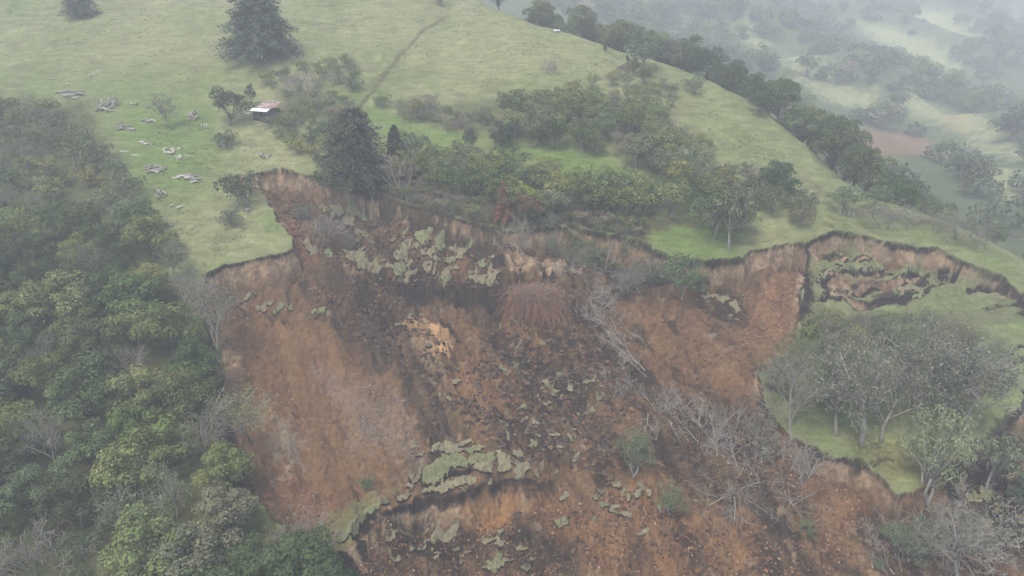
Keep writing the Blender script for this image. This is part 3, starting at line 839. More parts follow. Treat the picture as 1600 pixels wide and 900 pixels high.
def conifer_proto(seed, Hh=14, R=4.5, leaf=0.45, tiers=16, name='conifer', droop=0.25, per=9, power=0.8, sparse=1.0, bark=BARK):
    r = np.random.default_rng(seed)
    gt, gc = Geo(), Geo()
    gt.tube(np.array([[0, 0, -0.8], [0.1, 0, Hh * 0.5], [0, 0.05, Hh * 0.97]]), np.array([0.022, 0.013, 0.003]) * Hh, 7)
    for t in range(tiers):
        f = (t + 0.5) / tiers
        z = Hh * (0.10 + 0.88 * f); rr = R * ((1 - f) ** power + 0.04)
        for k in range(per):
            a = k * 2 * np.pi / per + t * 1.3 + r.uniform(-0.25, 0.25)
            L = rr * r.uniform(0.55, 1.2)
            d = np.array([math.cos(a), math.sin(a), 0])
            if r.random() > sparse: continue
            tip = np.array([0, 0, z]) + d * L - [0, 0, droop * L]
            gt.tube(np.array([[0, 0, z], np.array([0, 0, z + 0.05 * L]) + d * L * 0.5, tip]), np.array([0.006, 0.004, 0.0015]) * Hh, 3, cap=False)
            n = int(16 + 52 * L / R)
            s_ = r.uniform(0.2, 1.02, n) ** 0.8
            P = np.array([0, 0, z]) + d * (L * s_)[:, None] - np.outer(droop * L * s_ ** 2, [0, 0, 1]) + r.normal(size=(n, 3)) * np.array([0.07, 0.07, 0.04]) * rr - np.outer(r.uniform(0, 0.06, n) * Hh * 0.4, [0, 0, 1])
            gc.leaves(P, r.normal(size=(n, 3)) * 0.6 + d * 0.5 + [0, 0, 0.6], leaf, 0, r, aspect=0.45)
    return gt.mesh(name + '_trunk'), gc.mesh(name + '_crown'), [bark], [LEAF]

class Kind:
    """one plant modelled once; every plant of the kind is a copy with its own tint and size"""
    def __init__(s, name, cat, protos, Hh, trunk='trunk', crown='crown'):
        s.name, s.cat, s.protos, s.H, s.used = name, cat, [], Hh, {}
        for tm, cm, tmat, cmat in protos:
            for m in tmat: tm.materials.append(m)
            for m in cmat: cm.materials.append(m)
            s.protos.append((tm, cm))
        s.tn, s.cn = trunk, crown
    def put(s, loc, h, rot, colr, label, group=None, k=None, tilt=None, wide=1.0):
        k = int(rng.integers(0, len(s.protos))) if k is None else k % len(s.protos)
        if k not in s.used:
            root = empty(s.name)
            tm, cm = s.protos[k]
            for nm, me in ((s.tn, tm), (s.cn, cm)):
                o = bpy.data.objects.new(nm, me); COL.objects.link(o); o.parent = root
            s.used[k] = root
        else:
            root = copy_tree(s.used[k])
            for q in ('group',):
                if q in root: del root[q]
        f = h / s.H
        root.location = loc; root.scale = (f * wide, f * wide, f)
        if tilt is not None: root.rotation_mode = 'QUATERNION'; root.rotation_quaternion = tilt
        else: root.rotation_mode = 'XYZ'; root.rotation_euler = (rng.normal() * 0.04, rng.normal() * 0.04, rot)
        tag(root, label, s.cat, group)
        for ch in root.children: ch.color = colr
        return root

OAK = Kind('broadleaf_tree', 'tree', [leafy_proto(100 + i, 12, 6.2, 0.44, 1.6, 40, 0.14, lr=(0.23, 0.36), flat=1.1) for i in range(5)], 12)
SMALLTREE = Kind('broadleaf_tree', 'tree', [leafy_proto(130 + i, 9, 4.9, 0.40, 1.0, 26, 0.16, bark=LICHEN, lr=(0.24, 0.36)) for i in range(4)], 9)
FARTREE = Kind('valley_tree', 'tree', [leafy_proto(150 + i, 12, 6.5, 0.95, 1.1, 20, 0.2, lr=(0.26, 0.4), twigs=6) for i in range(4)], 12)
LAWNTREE = Kind('broadleaf_tree', 'tree', [leafy_proto(135 + i, 9, 3.6, 0.36, 0.9, 22, 0.34, bark=PALE, lr=(0.24, 0.36)) for i in range(2)], 9)
BIGBUSH = Kind('bush', 'bush', [leafy_proto(165 + i, 11, 4.6, 0.28, 0.75, 36, 0.03, bark=PALE, lr=(0.2, 0.34), stems=3) for i in range(2)], 11, 'stem', 'foliage')
BUSH = Kind('bush', 'bush', [leafy_proto(170 + i, 4.5, 3.2, 0.34, 0.8, 18, 0.12, bark=LICHEN, lr=(0.26, 0.4), stems=3) for i in range(4)], 4.5, 'stem', 'foliage')
CONIFER = Kind('conifer_tree', 'tree', [conifer_proto(190 + i, 14, 5.4, 0.5, 18, per=12, power=0.5) for i in range(2)], 14)
SPIRE = Kind('conifer_tree', 'tree', [conifer_proto(195 + i, 12, 2.2, 0.42, 20, per=8, power=0.6) for i in range(2)], 12)
TWIGGY = Kind('sparse_tree', 'tree', [bare_proto(200 + i, 11, dict(n=[6, 6, 4, 3]), 1900, 0.25, PALE) for i in range(5)], 11)
BARE = Kind('bare_tree', 'tree', [bare_proto(230 + i, 10, dict(n=[7, 6, 5, 4], tw=0.02, trunk_r=0.015), 0, 0.3, LICHEN) for i in range(3)], 10)
UMBRELLA = Kind('bare_tree', 'tree', [bare_proto(250 + i, 8, dict(stems=2, lean=0.35, n=[5, 5, 4, 3], flat=0.45, up=0.03, ang=[(35, 65), (35, 65), (30, 60)], start=[0.55, 0.3, 0.2], len=[0.8, 0.6, 0.55, 0.5], tw=0.03, trunk_r=0.018), 700, 0.22, BARK, twig=LICHEN) for i in range(3)], 8)
THICKBUSH = Kind('twiggy_shrub', 'shrub', [bare_proto(270 + i, 4, dict(stems=6, lean=0.7, n=[5, 4, 3, 2], up=0.05, trunk_r=0.012, start=[0.2, 0.2, 0.2], len=[0.7, 0.6, 0.55, 0.5], tw=0.018), 900, 0.22, LICHEN) for i in range(3)], 4, 'stem', 'foliage')
DEADBUSH = Kind('dead_bush', 'bush', [bare_proto(290 + i, 4, dict(stems=6, lean=0.8, n=[5, 4, 3, 2], up=0.03, trunk_r=0.012, start=[0.2, 0.2, 0.2], len=[0.7, 0.6, 0.55, 0.5], tw=0.02), 0, 0.2, LICHEN) for i in range(2)], 4, 'stem', 'twigs')
REDBUSH = Kind('dead_bush', 'bush', [bare_proto(296, 4, dict(stems=7, lean=0.8, n=[5, 5, 4, 2], up=0.03, trunk_r=0.012, start=[0.2, 0.2, 0.2], len=[0.7, 0.6, 0.55, 0.5], tw=0.02), 0, 0.2, BROWNTWIG)], 4, 'stem', 'twigs')
FAN = Kind('bare_tree', 'tree', [bare_proto(300 + i, 8, dict(stems=6, lean=0.3, n=[3, 3, 2], up=0.05, trunk_r=0.010, start=[0.45, 0.3, 0.2], ang=[(15, 35), (20, 45)], len=[0.45, 0.5, 0.5], tw=0.03), 60, 0.25, PALE, levels=3, trunk_f=0.85) for i in range(2)], 8)
FALLEN = Kind('fallen_tree', 'tree', [bare_proto(320 + i, 9, dict(n=[6, 4, 3, 2], up=0.0, tw=0.035, trunk_r=0.016, start=[0.3, 0.25, 0.2], ang=[(20, 45), (25, 50), (25, 55)]), 0, 0.2, PALE, levels=3 + i % 2, trunk_f=0.7) for i in range(4)], 9)
GREENFALL = Kind('fallen_tree', 'tree', [bare_proto(330 + i, 9, dict(n=[7, 5, 3, 2], up=0.0, tw=0.03, trunk_r=0.014, start=[0.2, 0.25, 0.2], ang=[(20, 45), (25, 50), (25, 55)]), 1600, 0.3, LICHEN, levels=3, trunk_f=0.7) for i in range(2)], 9)

# foliage base colours
OLIVE = [(84, 94, 52), (92, 100, 58), (78, 90, 52), (96, 100, 60)]
YELLOWISH = [(100, 106, 56), (96, 104, 54), (104, 108, 62)]
DEEP = [(68, 80, 52), (62, 74, 48), (72, 82, 54)]
GREYGREEN = [(90, 97, 70), (97, 103, 78), (84, 92, 66)]
FRESH = [(92, 102, 60), (88, 99, 58), (98, 107, 66)]
PINKISH = [(122, 114, 98), (116, 108, 94)]
PINE = [(42, 54, 40), (38, 50, 38)]
def shade(lst):
    c = np.array(lst[int(rng.integers(0, len(lst)))], float) * rng.uniform(1.04, 1.24)
    c = c + rng.normal(size=3) * 2.5
    return lin(*np.clip(c, 5, 250))

placed = []          # (x, y, radius) of plants
def free(x, y, r):
    return all((x - a) ** 2 + (y - b) ** 2 > (0.5 * (r + q)) ** 2 for a, b, q in placed)
def scatter(poly, spacing, count, chooser, tight=1.0):
    """plants spread over a patch of ground at an uneven spacing"""
    P = [hit(px, py, HG) for px, py in poly]
    xs = [p[0] for p in P]; yy = [p[1] for p in P]
    Pa = [tuple(p) for p in P]; n = 0; tries = 0
    while n < count and tries < count * 60:
        tries += 1
        x = rng.uniform(min(xs), max(xs)); y = rng.uniform(max(min(yy), 62), max(yy))
        if not inside(np.array([x]), np.array([y]), Pa)[0]: continue
        s_ = spacing * rng.uniform(0.75, 1.2)
        if any((x - a) ** 2 + (y - b) ** 2 < (0.5 * (s_ + q) * tight) ** 2 for a, b, q in placed): continue
        placed.append((x, y, s_)); n += 1
        chooser(Vector((x, y, height(x, y) - 0.15)), s_)
    return n
def to_px(p):
    d = p - Vector((0, 0, CAMZ))
    f = d.y * math.cos(PITCH) - d.z * math.sin(PITCH); u = d.y * math.sin(PITCH) + d.z * math.cos(PITCH)
    return 800 + d.x / f * FPX, 450 - u / f * FPX
def one(kind, px, py, hpx, colr, label, group=None, k=None, wide=1.0, reserve=True):
    """one plant whose foot stands at a photo position, with its height there in pixels"""
    p = G(px, py); h = hpx * pxm(p) / math.cos(math.atan2(CAMZ - p.z, p.y))
    if reserve: placed.append((p.x, p.y, h * 0.5))
    return kind.put(p - Vector((0, 0, 0.1)), h, rng.uniform(0, 6.28), colr, label, group, k, wide=wide)
# ------------------------------------------------------------------ single plants first, then the thickets round them
one(CONIFER, 408, 92, 106, lin(74, 88, 72), 'large dark conifer standing alone on the high pasture at the top edge', wide=1.35)
one(CONIFER, 128, 26, 40, lin(74, 86, 72), 'dark tree cut by the top edge on the misty pasture at upper left', wide=1.5)
one(CONIFER, 556, 286, 114, lin(68, 80, 60), 'big dark cypress just above the left part of the main scarp', wide=1.35)
one(SPIRE, 619, 266, 70, lin(66, 78, 58), 'narrow dark conifer to the right of the big cypress', wide=1.5)
one(SMALLTREE, 734, 242, 42, lin(64, 76, 56), 'small slim dark tree in the olive thicket above the scarp', wide=0.6)
one(OAK, 782, 236, 44, lin(62, 80, 58), 'squat dark green tree left of the lush grass glade')
one(OAK, 1212, 312, 54, lin(64, 84, 60), 'dark green bushy tree on the grass spur above the right hand scarp')
one(SMALLTREE, 394, 168, 34, lin(60, 72, 54), 'tiny narrow dark tree beside the rusty roofed shed', wide=0.5)
one(SMALLTREE, 362, 196, 56, lin(62, 72, 52), 'dark leaning tree just left of the rusty roofed shed', k=0)
one(SMALLTREE, 1186, 182, 32, lin(62, 74, 52), 'lone small tree on the crest of the grassy spur', k=1, wide=1.2)
one(SMALLTREE, 1006, 112, 52, lin(92, 110, 80), 'pale green rounded tree on the pasture crest beside the dark cows', k=2, wide=1.1)
one(DEADBUSH, 480, 152, 52, lin(150, 150, 146), 'bare white branched tree above the shed', k=0)
one(TWIGGY, 262, 198, 46, lin(96, 102, 86), 'thin misty sapling among the log heaps on the pasture', k=0)
one(BUSH, 352, 232, 26, lin(72, 88, 60), 'low dark green bush with a brushwood pile at its foot', k=0)
one(BUSH, 378, 318, 46, lin(72, 84, 60), 'dark bush at the rim of the scarp on the left pasture tongue', k=1)
one(BUSH, 362, 352, 24, lin(92, 98, 76), 'small dark shrub on the pasture tongue', k=2)
one(DEADBUSH, 860, 112, 22, lin(110, 104, 96), 'grey leafless shrub on the open pasture slope', k=1)
one(BUSH, 1082, 146, 26, lin(104, 112, 86), 'small grey green bush near the pasture crest')
one(BUSH, 688, 8, 18, lin(84, 94, 80), 'faint grey bush near the top of the cattle track')
one(BUSH, 1250, 354, 30, lin(98, 94, 76), 'small brownish bush just above the right hand scarp')
one(SMALLTREE, 1206, 340, 44, lin(94, 104, 72), 'young pale green tree on the grass above the right scarp', k=3)
one(LAWNTREE, 1140, 392, 100, lin(98, 104, 80), 'tall grey green tree at the edge of the scarp beside the small lawn', k=1, wide=0.85)
one(SMALLTREE, 1112, 372, 74, lin(84, 98, 66), 'green tree behind the tall grey green one by the small lawn', k=0)
one(UMBRELLA, 1384, 360, 44, lin(118, 116, 98), 'flat topped leafless tree with pale crown above the right scarp', k=0, wide=1.15)
one(UMBRELLA, 1420, 360, 40, lin(118, 116, 98), 'flat topped bare tree with leaning stems, right of the pale crowned one', k=1, wide=1.1)
one(UMBRELLA, 1496, 374, 38, lin(104, 112, 84), 'spreading green tinged tree on the spur above the far right scarp', k=2, wide=1.1)
one(UMBRELLA, 1536, 390, 42, lin(110, 112, 92), 'low spreading bare tree nearest the right end of the scarp', k=0, wide=1.1)
one(SMALLTREE, 1318, 334, 40, lin(92, 108, 72), 'light green rounded tree standing by the spur path', k=2, wide=1.2)
one(SMALLTREE, 1362, 332, 38, lin(96, 110, 78), 'light green tree between the spur path and the pale flat crown', k=3, wide=1.2)
one(UMBRELLA, 1460, 362, 34, lin(96, 108, 78), 'small green tinged tree between two flat topped bare trees', k=1)
# trees caught in the slide and along its rim
one(FAN, 630, 308, 62, lin(150, 144, 130), 'fan of bare pale stems on the lip of the main scarp', k=0, reserve=False)
one(FAN, 676, 302, 48, lin(120, 116, 92), 'forked pale stems behind the lip of the main scarp', k=1, reserve=False)
one(FAN, 868, 402, 44, lin(120, 116, 92), 'thin leaning stems standing on the scarp face under the dead conifer', k=0, reserve=False)
one(FAN, 944, 424, 40, lin(112, 116, 84), 'slender green tinged stems in front of the middle scarp', k=1, reserve=False)
one(SMALLTREE, 1062, 470, 66, lin(82, 102, 68), 'green drooping tree slumped below the middle scarp', k=3, reserve=False, wide=0.9)
one(BUSH, 930, 420, 32, lin(84, 92, 62), 'dull green bush on the middle scarp face', k=0, reserve=False)
one(THICKBUSH, 990, 452, 40, lin(112, 112, 100), 'grey scrubby bush on the slide below the middle scarp', k=0, reserve=False)
one(THICKBUSH, 1030, 440, 44, lin(104, 108, 88), 'grey green twiggy bush left of the drooping tree', k=1, reserve=False)
one(BUSH, 1088, 458, 30, lin(76, 92, 62), 'small green bush right of the drooping tree', k=2, reserve=False)
one(DEADBUSH, 510, 372, 44, lin(100, 96, 90), 'grey leafless bush slumped in the left corner of the slide', k=0, reserve=False)
one(THICKBUSH, 478, 342, 26, lin(90, 102, 76), 'grey green brush at the foot of the left scarp', k=0, reserve=False)
one(THICKBUSH, 545, 388, 26, lin(100, 108, 84), 'low greenish brush among turf slabs at upper left of the slide', k=2, reserve=False)
one(REDBUSH, 520, 388, 28, lin(90, 80, 76), 'dark brown brush beside the grey leafless bush', reserve=False)
one(BIGBUSH, 990, 738, 62, lin(92, 104, 74), 'green bush growing on the slide in front of the debris', k=3, reserve=False)
one(BIGBUSH, 1046, 806, 50, lin(94, 104, 70), 'yellow green bush low on the slide', k=0, reserve=False)
one(BUSH, 574, 764, 16, lin(70, 92, 58), 'small green tuft of shrub on the smooth orange bowl', k=1, reserve=False)
one(BIGBUSH, 1208, 612, 48, lin(88, 100, 72), 'green bush at the left corner of the standing thicket', k=0, reserve=False)
one(THICKBUSH, 1180, 690, 44, lin(118, 118, 98), 'pale wispy bush standing on the rubble tongue', k=1, reserve=False)
one(FAN, 1118, 694, 50, lin(120, 116, 100), 'bunch of broken upright stems in the middle debris', k=1, reserve=False)
one(BARE, 90, 745, 78, lin(120,118,110), 'white leafless tree in the lower left forest', k=0)
one(BARE, 212, 602, 66, lin(120,118,110), 'bleached dead tree with forked white limbs in the left forest', k=1)
one(BARE, 326, 722, 92, lin(140, 134, 128), 'tangled grey dead tree at the forest edge beside the orange bowl', k=2)
one(DEADBUSH, 62, 890, 58, lin(140, 136, 128), 'pale bare bush in the bottom left clearing', k=0)
one(BARE, 292, 505, 80, lin(140, 134, 128), 'grey bare tree in the forest just left of the small left scarp', k=1)
one(TWIGGY, 344, 545, 90, lin(112, 112, 92), 'wispy grey tree overhanging the left scarp foot', k=2)
one(TWIGGY, 392, 690, 88, lin(112, 116, 74), 'yellow tinged open tree leaning over the orange bowl', k=3, wide=1.2)
one(DEADBUSH, 480, 850, 46, lin(84, 74, 70), 'dark dead bush at the lower tip of the orange bowl', k=1)
one(BARE, 1232, 694, 118, lin(150, 144, 134), 'big bare pale tree at the left corner of the standing thicket', k=0)
one(TWIGGY, 1308, 680, 104, lin(104, 108, 92), 'pale trunked tree second from the left along the thicket front', k=1)
one(TWIGGY, 1347, 696, 136, lin(104, 108, 90), 'tallest pale trunked tree at the front of the thicket', k=0)
one(TWIGGY, 1378, 688, 96, lin(106, 108, 94), 'thin grey tree right of the tallest pale trunk', k=2)
one(TWIGGY, 1437, 664, 120, lin(106, 110, 92), 'pale straight tree behind the big light green bush', k=3)
one(TWIGGY, 1468, 672, 112, lin(106, 110, 94), 'slim pale tree with a bent stem behind the light green bush', k=4)
one(TWIGGY, 1504, 684, 116, lin(108, 112, 96), 'pale tree at the right end of the thicket front', k=1)
one(BIGBUSH, 1446, 775, 112, lin(122, 132, 96), 'big light green bush on the brink of the lower right hollow', k=1, wide=0.72)
one(LAWNTREE, 1542, 770, 72, lin(98, 108, 84), 'grey green tree standing on a cracked turf block at far right', k=2, wide=0.9)
one(BIGBUSH, 1596, 800, 44, lin(70, 92, 68), 'dark green bush cut by the right edge of the picture', k=3)
one(BARE, 1500, 912, 92, lin(150, 146, 134), 'large bare many branched tree in the bottom right corner', k=2, wide=1.35)
one(BIGBUSH, 1420, 876, 52, lin(88, 102, 74), 'green bush behind the large bare tree at bottom right', k=0, wide=1.2)
one(THICKBUSH, 1480, 842, 32, lin(120, 122, 100), 'pale feathery brush behind the large bare tree at bottom right', k=2, wide=1.3)
one(THICKBUSH, 1570, 884, 50, lin(120, 118, 100), 'pale brush in the bottom right corner', k=0, wide=1.3)

# reddish dead conifer and the brown dead bushes round it
DEADCON = Kind('dead_conifer', 'tree', [conifer_proto(410, 9, 2.6, 0.34, 13, per=7, power=0.75, droop=0.45, sparse=0.8)], 9)
one(DEADCON, 787, 346, 64, lin(136, 93, 73), 'rust red dead conifer on the lip of the main scarp', reserve=False)
one(SMALLTREE, 822, 348, 48, lin(104, 88, 66), 'brown withered tree right of the rust red conifer', k=0, reserve=False)
one(DEADBUSH, 808, 388, 60, lin(120, 112, 106), 'grey dead snag hanging down the scarp below the red conifer', k=1, reserve=False, wide=0.7)

# --- forest at the left
def words(p, cols, rows):
    px, py = to_px(p)
    a = [w for lim, w in cols if px < lim][0]; b = [w for lim, w in rows if py < lim][0]
    return a, b
cnt = {}
def label_of(kind, sh, place): return f'{sh} {kind} {place}'
SH = [('olive green', OLIVE), ('yellow green', YELLOWISH), ('dark green', DEEP), ('grey green', GREYGREEN), ('fresh green', FRESH), ('greyish brown', PINKISH)]
def pick(w):
    i = rng.choice(len(SH), p=np.array(w) / sum(w)); return SH[i]
def size_word(h, a, b): return 'small' if h < a else ('large' if h > b else 'mid sized')

def fA(p, s_):
    px, py = to_px(p)
    r_ = rng.random()
    place = ('low' if py > 700 else 'high') + ' in the near left forest, ' + ('at the picture edge' if px < 90 else ('beside the bare soil' if px > 270 or py > 830 else 'in its middle'))
    if r_ < 0.9:
        sw, sc_ = pick([5, 0.5, 4.4, 1.2, 0.8, 0]); h = rng.uniform(9.5, 13.5)
        OAK.put(p, h, rng.uniform(0, 6.28), shade(sc_), f'{size_word(h, 10.5, 12.5)} {sw} leafy tree {place}', 'crowded trees of the left forest', wide=1.12)
    else:
        h = rng.uniform(9, 12)
        TWIGGY.put(p, h, rng.uniform(0, 6.28), shade(GREYGREEN), f'thin leaved grey branched tree {place}', 'sparse trees of the left forest')
scatter([(-260, 480), (100, 500), (200, 492), (296, 492), (318, 560), (322, 640), (334, 735), (404, 806), (486, 890), (560, 1010), (560, 1120), (240, 1120), (240, 860), (120, 830), (-260, 850)], 7.3, 125, fA)
def fA1(p, s_):
    px, py = to_px(p); h = rng.uniform(2.5, 5)
    BUSH.put(p, h, rng.uniform(0, 6.28), shade(DEEP + OLIVE), f'{size_word(h, 3.3, 4.2)} undergrowth bush in the bottom left clearing ' + ('against the left edge' if px < 60 else 'under the forest trees'), 'bushes of the bottom left clearing')
scatter([(-100, 790), (240, 800), (260, 1000), (-160, 1000)], 4.5, 20, fA1)
def fA2(p, s_):
    px, py = to_px(p); r_ = rng.random()
    place = ('at the back' if py < 390 else 'at the front') + ' of the upper left forest, ' + ('picture edge' if px < 80 else ('pasture side' if px > 210 else 'middle'))
    if r_ < 0.62:
        sw, sc_ = pick([2, 0.6, 4, 3, 0.6, 0]); h = rng.uniform(9, 12.5)
        OAK.put(p, h, rng.uniform(0, 6.28), shade(sc_), f'{size_word(h, 10, 11.6)} {sw} leafy tree {place}', 'crowded trees of the upper left forest')
    else:
        h = rng.uniform(8, 11)
        TWIGGY.put(p, h, rng.uniform(0, 6.28), shade(GREYGREEN), f'{size_word(h, 9, 10.2)} twiggy grey tree {place}', 'twiggy trees of the upper left forest')
scatter([(-260, 310), (0, 330), (120, 350), (215, 368), (268, 420), (300, 462), (296, 492), (100, 500), (-260, 480)], 7.2, 66, fA2)
def fA3(p, s_):
    px, py = to_px(p); h = rng.uniform(4, 7.5)
    sw, sc_ = pick([2, 0.4, 1.5, 3, 1, 0])
    place = ('high' if py < 240 else 'low') + ' in the misty scrub ' + ('by the left picture edge' if px < 70 else 'beside the log heaps')
    kd = BUSH if rng.random() < 0.75 else THICKBUSH
    kd.put(p, h, rng.uniform(0, 6.28), shade(sc_), f'{size_word(h, 5, 6.4)} {sw} {"bush" if kd is BUSH else "twiggy shrub"} {place}', 'scrub at far left')
scatter([(-240, 150), (0, 178), (80, 180), (130, 215), (160, 250), (205, 300), (228, 340), (215, 366), (120, 350), (0, 330), (-260, 310)], 5.6, 86, fA3)

# --- thickets in the middle
def fB1(p, s_):
    px, py = to_px(p); h = rng.uniform(7.5, 11.5); right = px > 880
    sw, sc_ = pick([2, 0.5, 0.5, 1, 5, 0]) if right else pick([4, 3, 1, 1.5, 1, 0.4])
    place = 'above the main scarp, ' + ('by the small lawn' if px > 1000 else 'below the lush glade' if right else 'by the red conifer' if px > 740 else 'right of the cypress')
    k = SMALLTREE if rng.random() < 0.8 else TWIGGY
    k.put(p, h, rng.uniform(0, 6.28), shade(sc_), f'{size_word(h, 8.7, 10.4)} {sw} {"tree" if k is SMALLTREE else "open branched tree"} {place}', 'trees above the main scarp')
scatter([(590, 268), (640, 262), (720, 262), (830, 290), (960, 308), (1040, 322), (1075, 345), (1000, 350), (960, 346), (900, 336), (820, 342), (770, 336), (700, 316), (650, 298), (600, 292)], 4.3, 84, fB1)
def fB0(p, s_):
    px, py = to_px(p)
    if 766 < px < 812 and py > 328: return
    h = rng.uniform(2.0, 4.2); sw, sc_ = pick([4, 1.5, 0.6, 2, 1.5, 2.5])
    kd = BUSH if rng.random() < 0.5 else THICKBUSH
    kd.put(p, h, rng.uniform(0, 6.28), shade(sc_), f'{size_word(h, 2.7, 3.6)} {sw} {"bush" if kd is BUSH else "shrub"} on the main scarp rim, ' + ('left part' if px < 740 else 'by the red conifer' if px < 860 else 'right part'), 'scrub along the scarp rim')
scatter([(600, 290), (700, 314), (770, 338), (830, 344), (900, 338), (960, 352), (1005, 362), (1005, 352), (900, 322), (780, 322), (650, 288)], 2.6, 80, fB0, tight=0.4)
lip = [(600, 303), (665, 322), (719, 336), (766, 350), (800, 357), (830, 353), (895, 347), (925, 355), (965, 362), (1000, 372)]
for i in range(len(lip) - 1):
    for t_ in np.arange(rng.uniform(0, 0.2), 1, 0.17):
        q = (lip[i][0] + (lip[i + 1][0] - lip[i][0]) * t_, lip[i][1] + (lip[i + 1][1] - lip[i][1]) * t_ - rng.uniform(0, 6))
        if not 762 < q[0] < 838: fB0(G(*q) - Vector((0, 0, 0.15)), 2.0)
def fB7(p, s_):
    px, py = to_px(p); h = rng.uniform(2.0, 4.6); sw, sc_ = pick([3, 1, 0.6, 3, 1.5, 2])
    kd = THICKBUSH if rng.random() < 0.6 else BUSH
    kd.put(p, h, rng.uniform(0, 6.28), shade(sc_), f'{size_word(h, 2.9, 3.8)} {sw} {"bush" if kd is BUSH else "shrub"} clinging to the middle scarp face, ' + ('left part' if px < 930 else 'right part'), 'bushes on the middle scarp face')
scatter([(850, 372), (900, 368), (1000, 388), (1060, 415), (1060, 440), (980, 436), (900, 415)], 3.0, 26, fB7, tight=0.5)
def fB2(p, s_):
    px, py = to_px(p); h = rng.uniform(7, 11)
    sw, sc_ = pick([2, 0.5, 1.6, 2, 3, 1.6])
    place = 'in the tree belt across the pasture, ' + ('upper left end' if px < 860 else 'lower right end' if py > 260 else 'middle' if px < 990 else 'upper right') 
    k = SMALLTREE if sw != 'greyish brown' else TWIGGY
    k.put(p, h, rng.uniform(0, 6.28), shade(sc_), f'{size_word(h, 8.2, 9.8)} {sw} {"tree" if k is SMALLTREE else "twiggy tree"} {place}', 'trees of the pasture belt')
scatter([(790, 178), (860, 170), (950, 185), (1030, 205), (1075, 240), (1105, 285), (1128, 345), (1085, 330), (1045, 290), (985, 262), (930, 246), (860, 232), (800, 228)], 5.0, 96, fB2)
scatter([(1050, 296), (1112, 292), (1160, 340), (1168, 388), (1125, 368), (1075, 338)], 4.2, 18, fB2)
def fB6(p, s_):
    h = rng.uniform(3, 5.5); sw, sc_ = pick([1, 0.3, 0.6, 4, 3, 1]); px, py = to_px(p)
    BUSH.put(p, h, rng.uniform(0, 6.28), shade(sc_), f'{size_word(h, 3.8, 4.8)} {sw} bush on the grass round the dark green bushy tree', 'bushes on the grass spur')
scatter([(1130, 262), (1240, 296), (1262, 330), (1190, 345), (1140, 312)], 4.2, 14, fB6)
def fB3(p, s_):
    h = rng.uniform(3, 5.5); sw, sc_ = pick([1, 0.3, 0.3, 3, 1.5, 3]); px, py = to_px(p)
    kd = THICKBUSH if rng.random() < 0.5 else BUSH
    kd.put(p, h, rng.uniform(0, 6.28), shade(sc_), f'{size_word(h, 3.8, 4.8)} {sw} {"bush" if kd is BUSH else "twiggy shrub"} between cattle track and tree belt, ' + ('left half' if px < 690 else 'right half'), 'bushes left of the pasture belt')
scatter([(585, 152), (640, 160), (700, 178), (770, 182), (800, 226), (730, 212), (640, 190), (595, 172)], 4.6, 22, fB3)
def fB4(p, s_):
    h = rng.uniform(2.5, 5.5); sw, sc_ = pick([3, 1.5, 2, 2.5, 0.5, 0.8]); px, py = to_px(p)
    kd = BUSH if rng.random() < 0.8 else THICKBUSH
    kd.put(p, h, rng.uniform(0, 6.28), shade(sc_), f'{size_word(h, 3.4, 4.6)} {sw} {"bush" if kd is BUSH else "twiggy shrub"} in the scrub ' + ('above the shed' if py < 165 else 'right of the shed' if py < 205 else 'between the shed and the scarp'), 'scrub round the shed')
scatter([(446, 172), (480, 158), (540, 160), (572, 185), (520, 262), (470, 250), (440, 222), (425, 196)], 3.6, 42, fB4)
scatter([(410, 135), (450, 110), (545, 100), (560, 140), (530, 158), (450, 158)], 5.0, 20, fB4)
def fB5(p, s_):
    h = rng.uniform(3.5, 6.5); sw, sc_ = pick([1, 0.3, 0.6, 2, 4, 0.4])
    SMALLTREE.put(p, h, rng.uniform(0, 6.28), shade(sc_), f'{size_word(h, 4.4, 5.6)} {sw} tree on the pasture under the dark cows', 'trees below the cows')
scatter([(900, 145), (960, 132), (1000, 112), (1030, 118), (1050, 165), (1040, 200), (960, 178)], 4.6, 24, fB5)

# --- the thicket standing on the right hand block
def fC(p, s_):
    px, py = to_px(p); h = rng.uniform(7.5, 11); sw, sc_ = pick([0.5, 0, 0.5, 5, 1, 0.8])
    place = ('in front' if py > 620 else 'midway' if py > 560 else 'far back') + ' in the grey right thicket, ' + ('left side' if px < 1330 else 'right side' if px > 1450 else 'centre')
    TWIGGY.put(p, h, rng.uniform(0, 6.28), shade(sc_), f'{size_word(h, 8.5, 10)} {sw} pale stemmed tree {place}', 'pale stemmed trees of the right thicket')
scatter([(1205, 618), (1255, 560), (1330, 540), (1450, 545), (1520, 570), (1545, 605), (1530, 650), (1500, 660), (1420, 655), (1330, 660), (1262, 662), (1215, 648)], 5.4, 38, fC)
def fC2(p, s_):
    px, py = to_px(p); h = rng.uniform(2.6, 5.5); sw, sc_ = pick([1, 0.3, 1.2, 2, 4, 0])
    kd = BUSH if rng.random() < 0.7 else THICKBUSH
    kd.put(p, h, rng.uniform(0, 6.28), shade(sc_), f'{size_word(h, 3.4, 4.6)} {sw} {"bush" if kd is BUSH else "twiggy shrub"} behind the grey right thicket, ' + ('left side' if px < 1360 else 'right side'), 'bushes behind the right thicket')
scatter([(1250, 540), (1300, 505), (1400, 500), (1500, 515), (1540, 545), (1450, 560), (1330, 555), (1262, 575)], 3.8, 44, fC2)

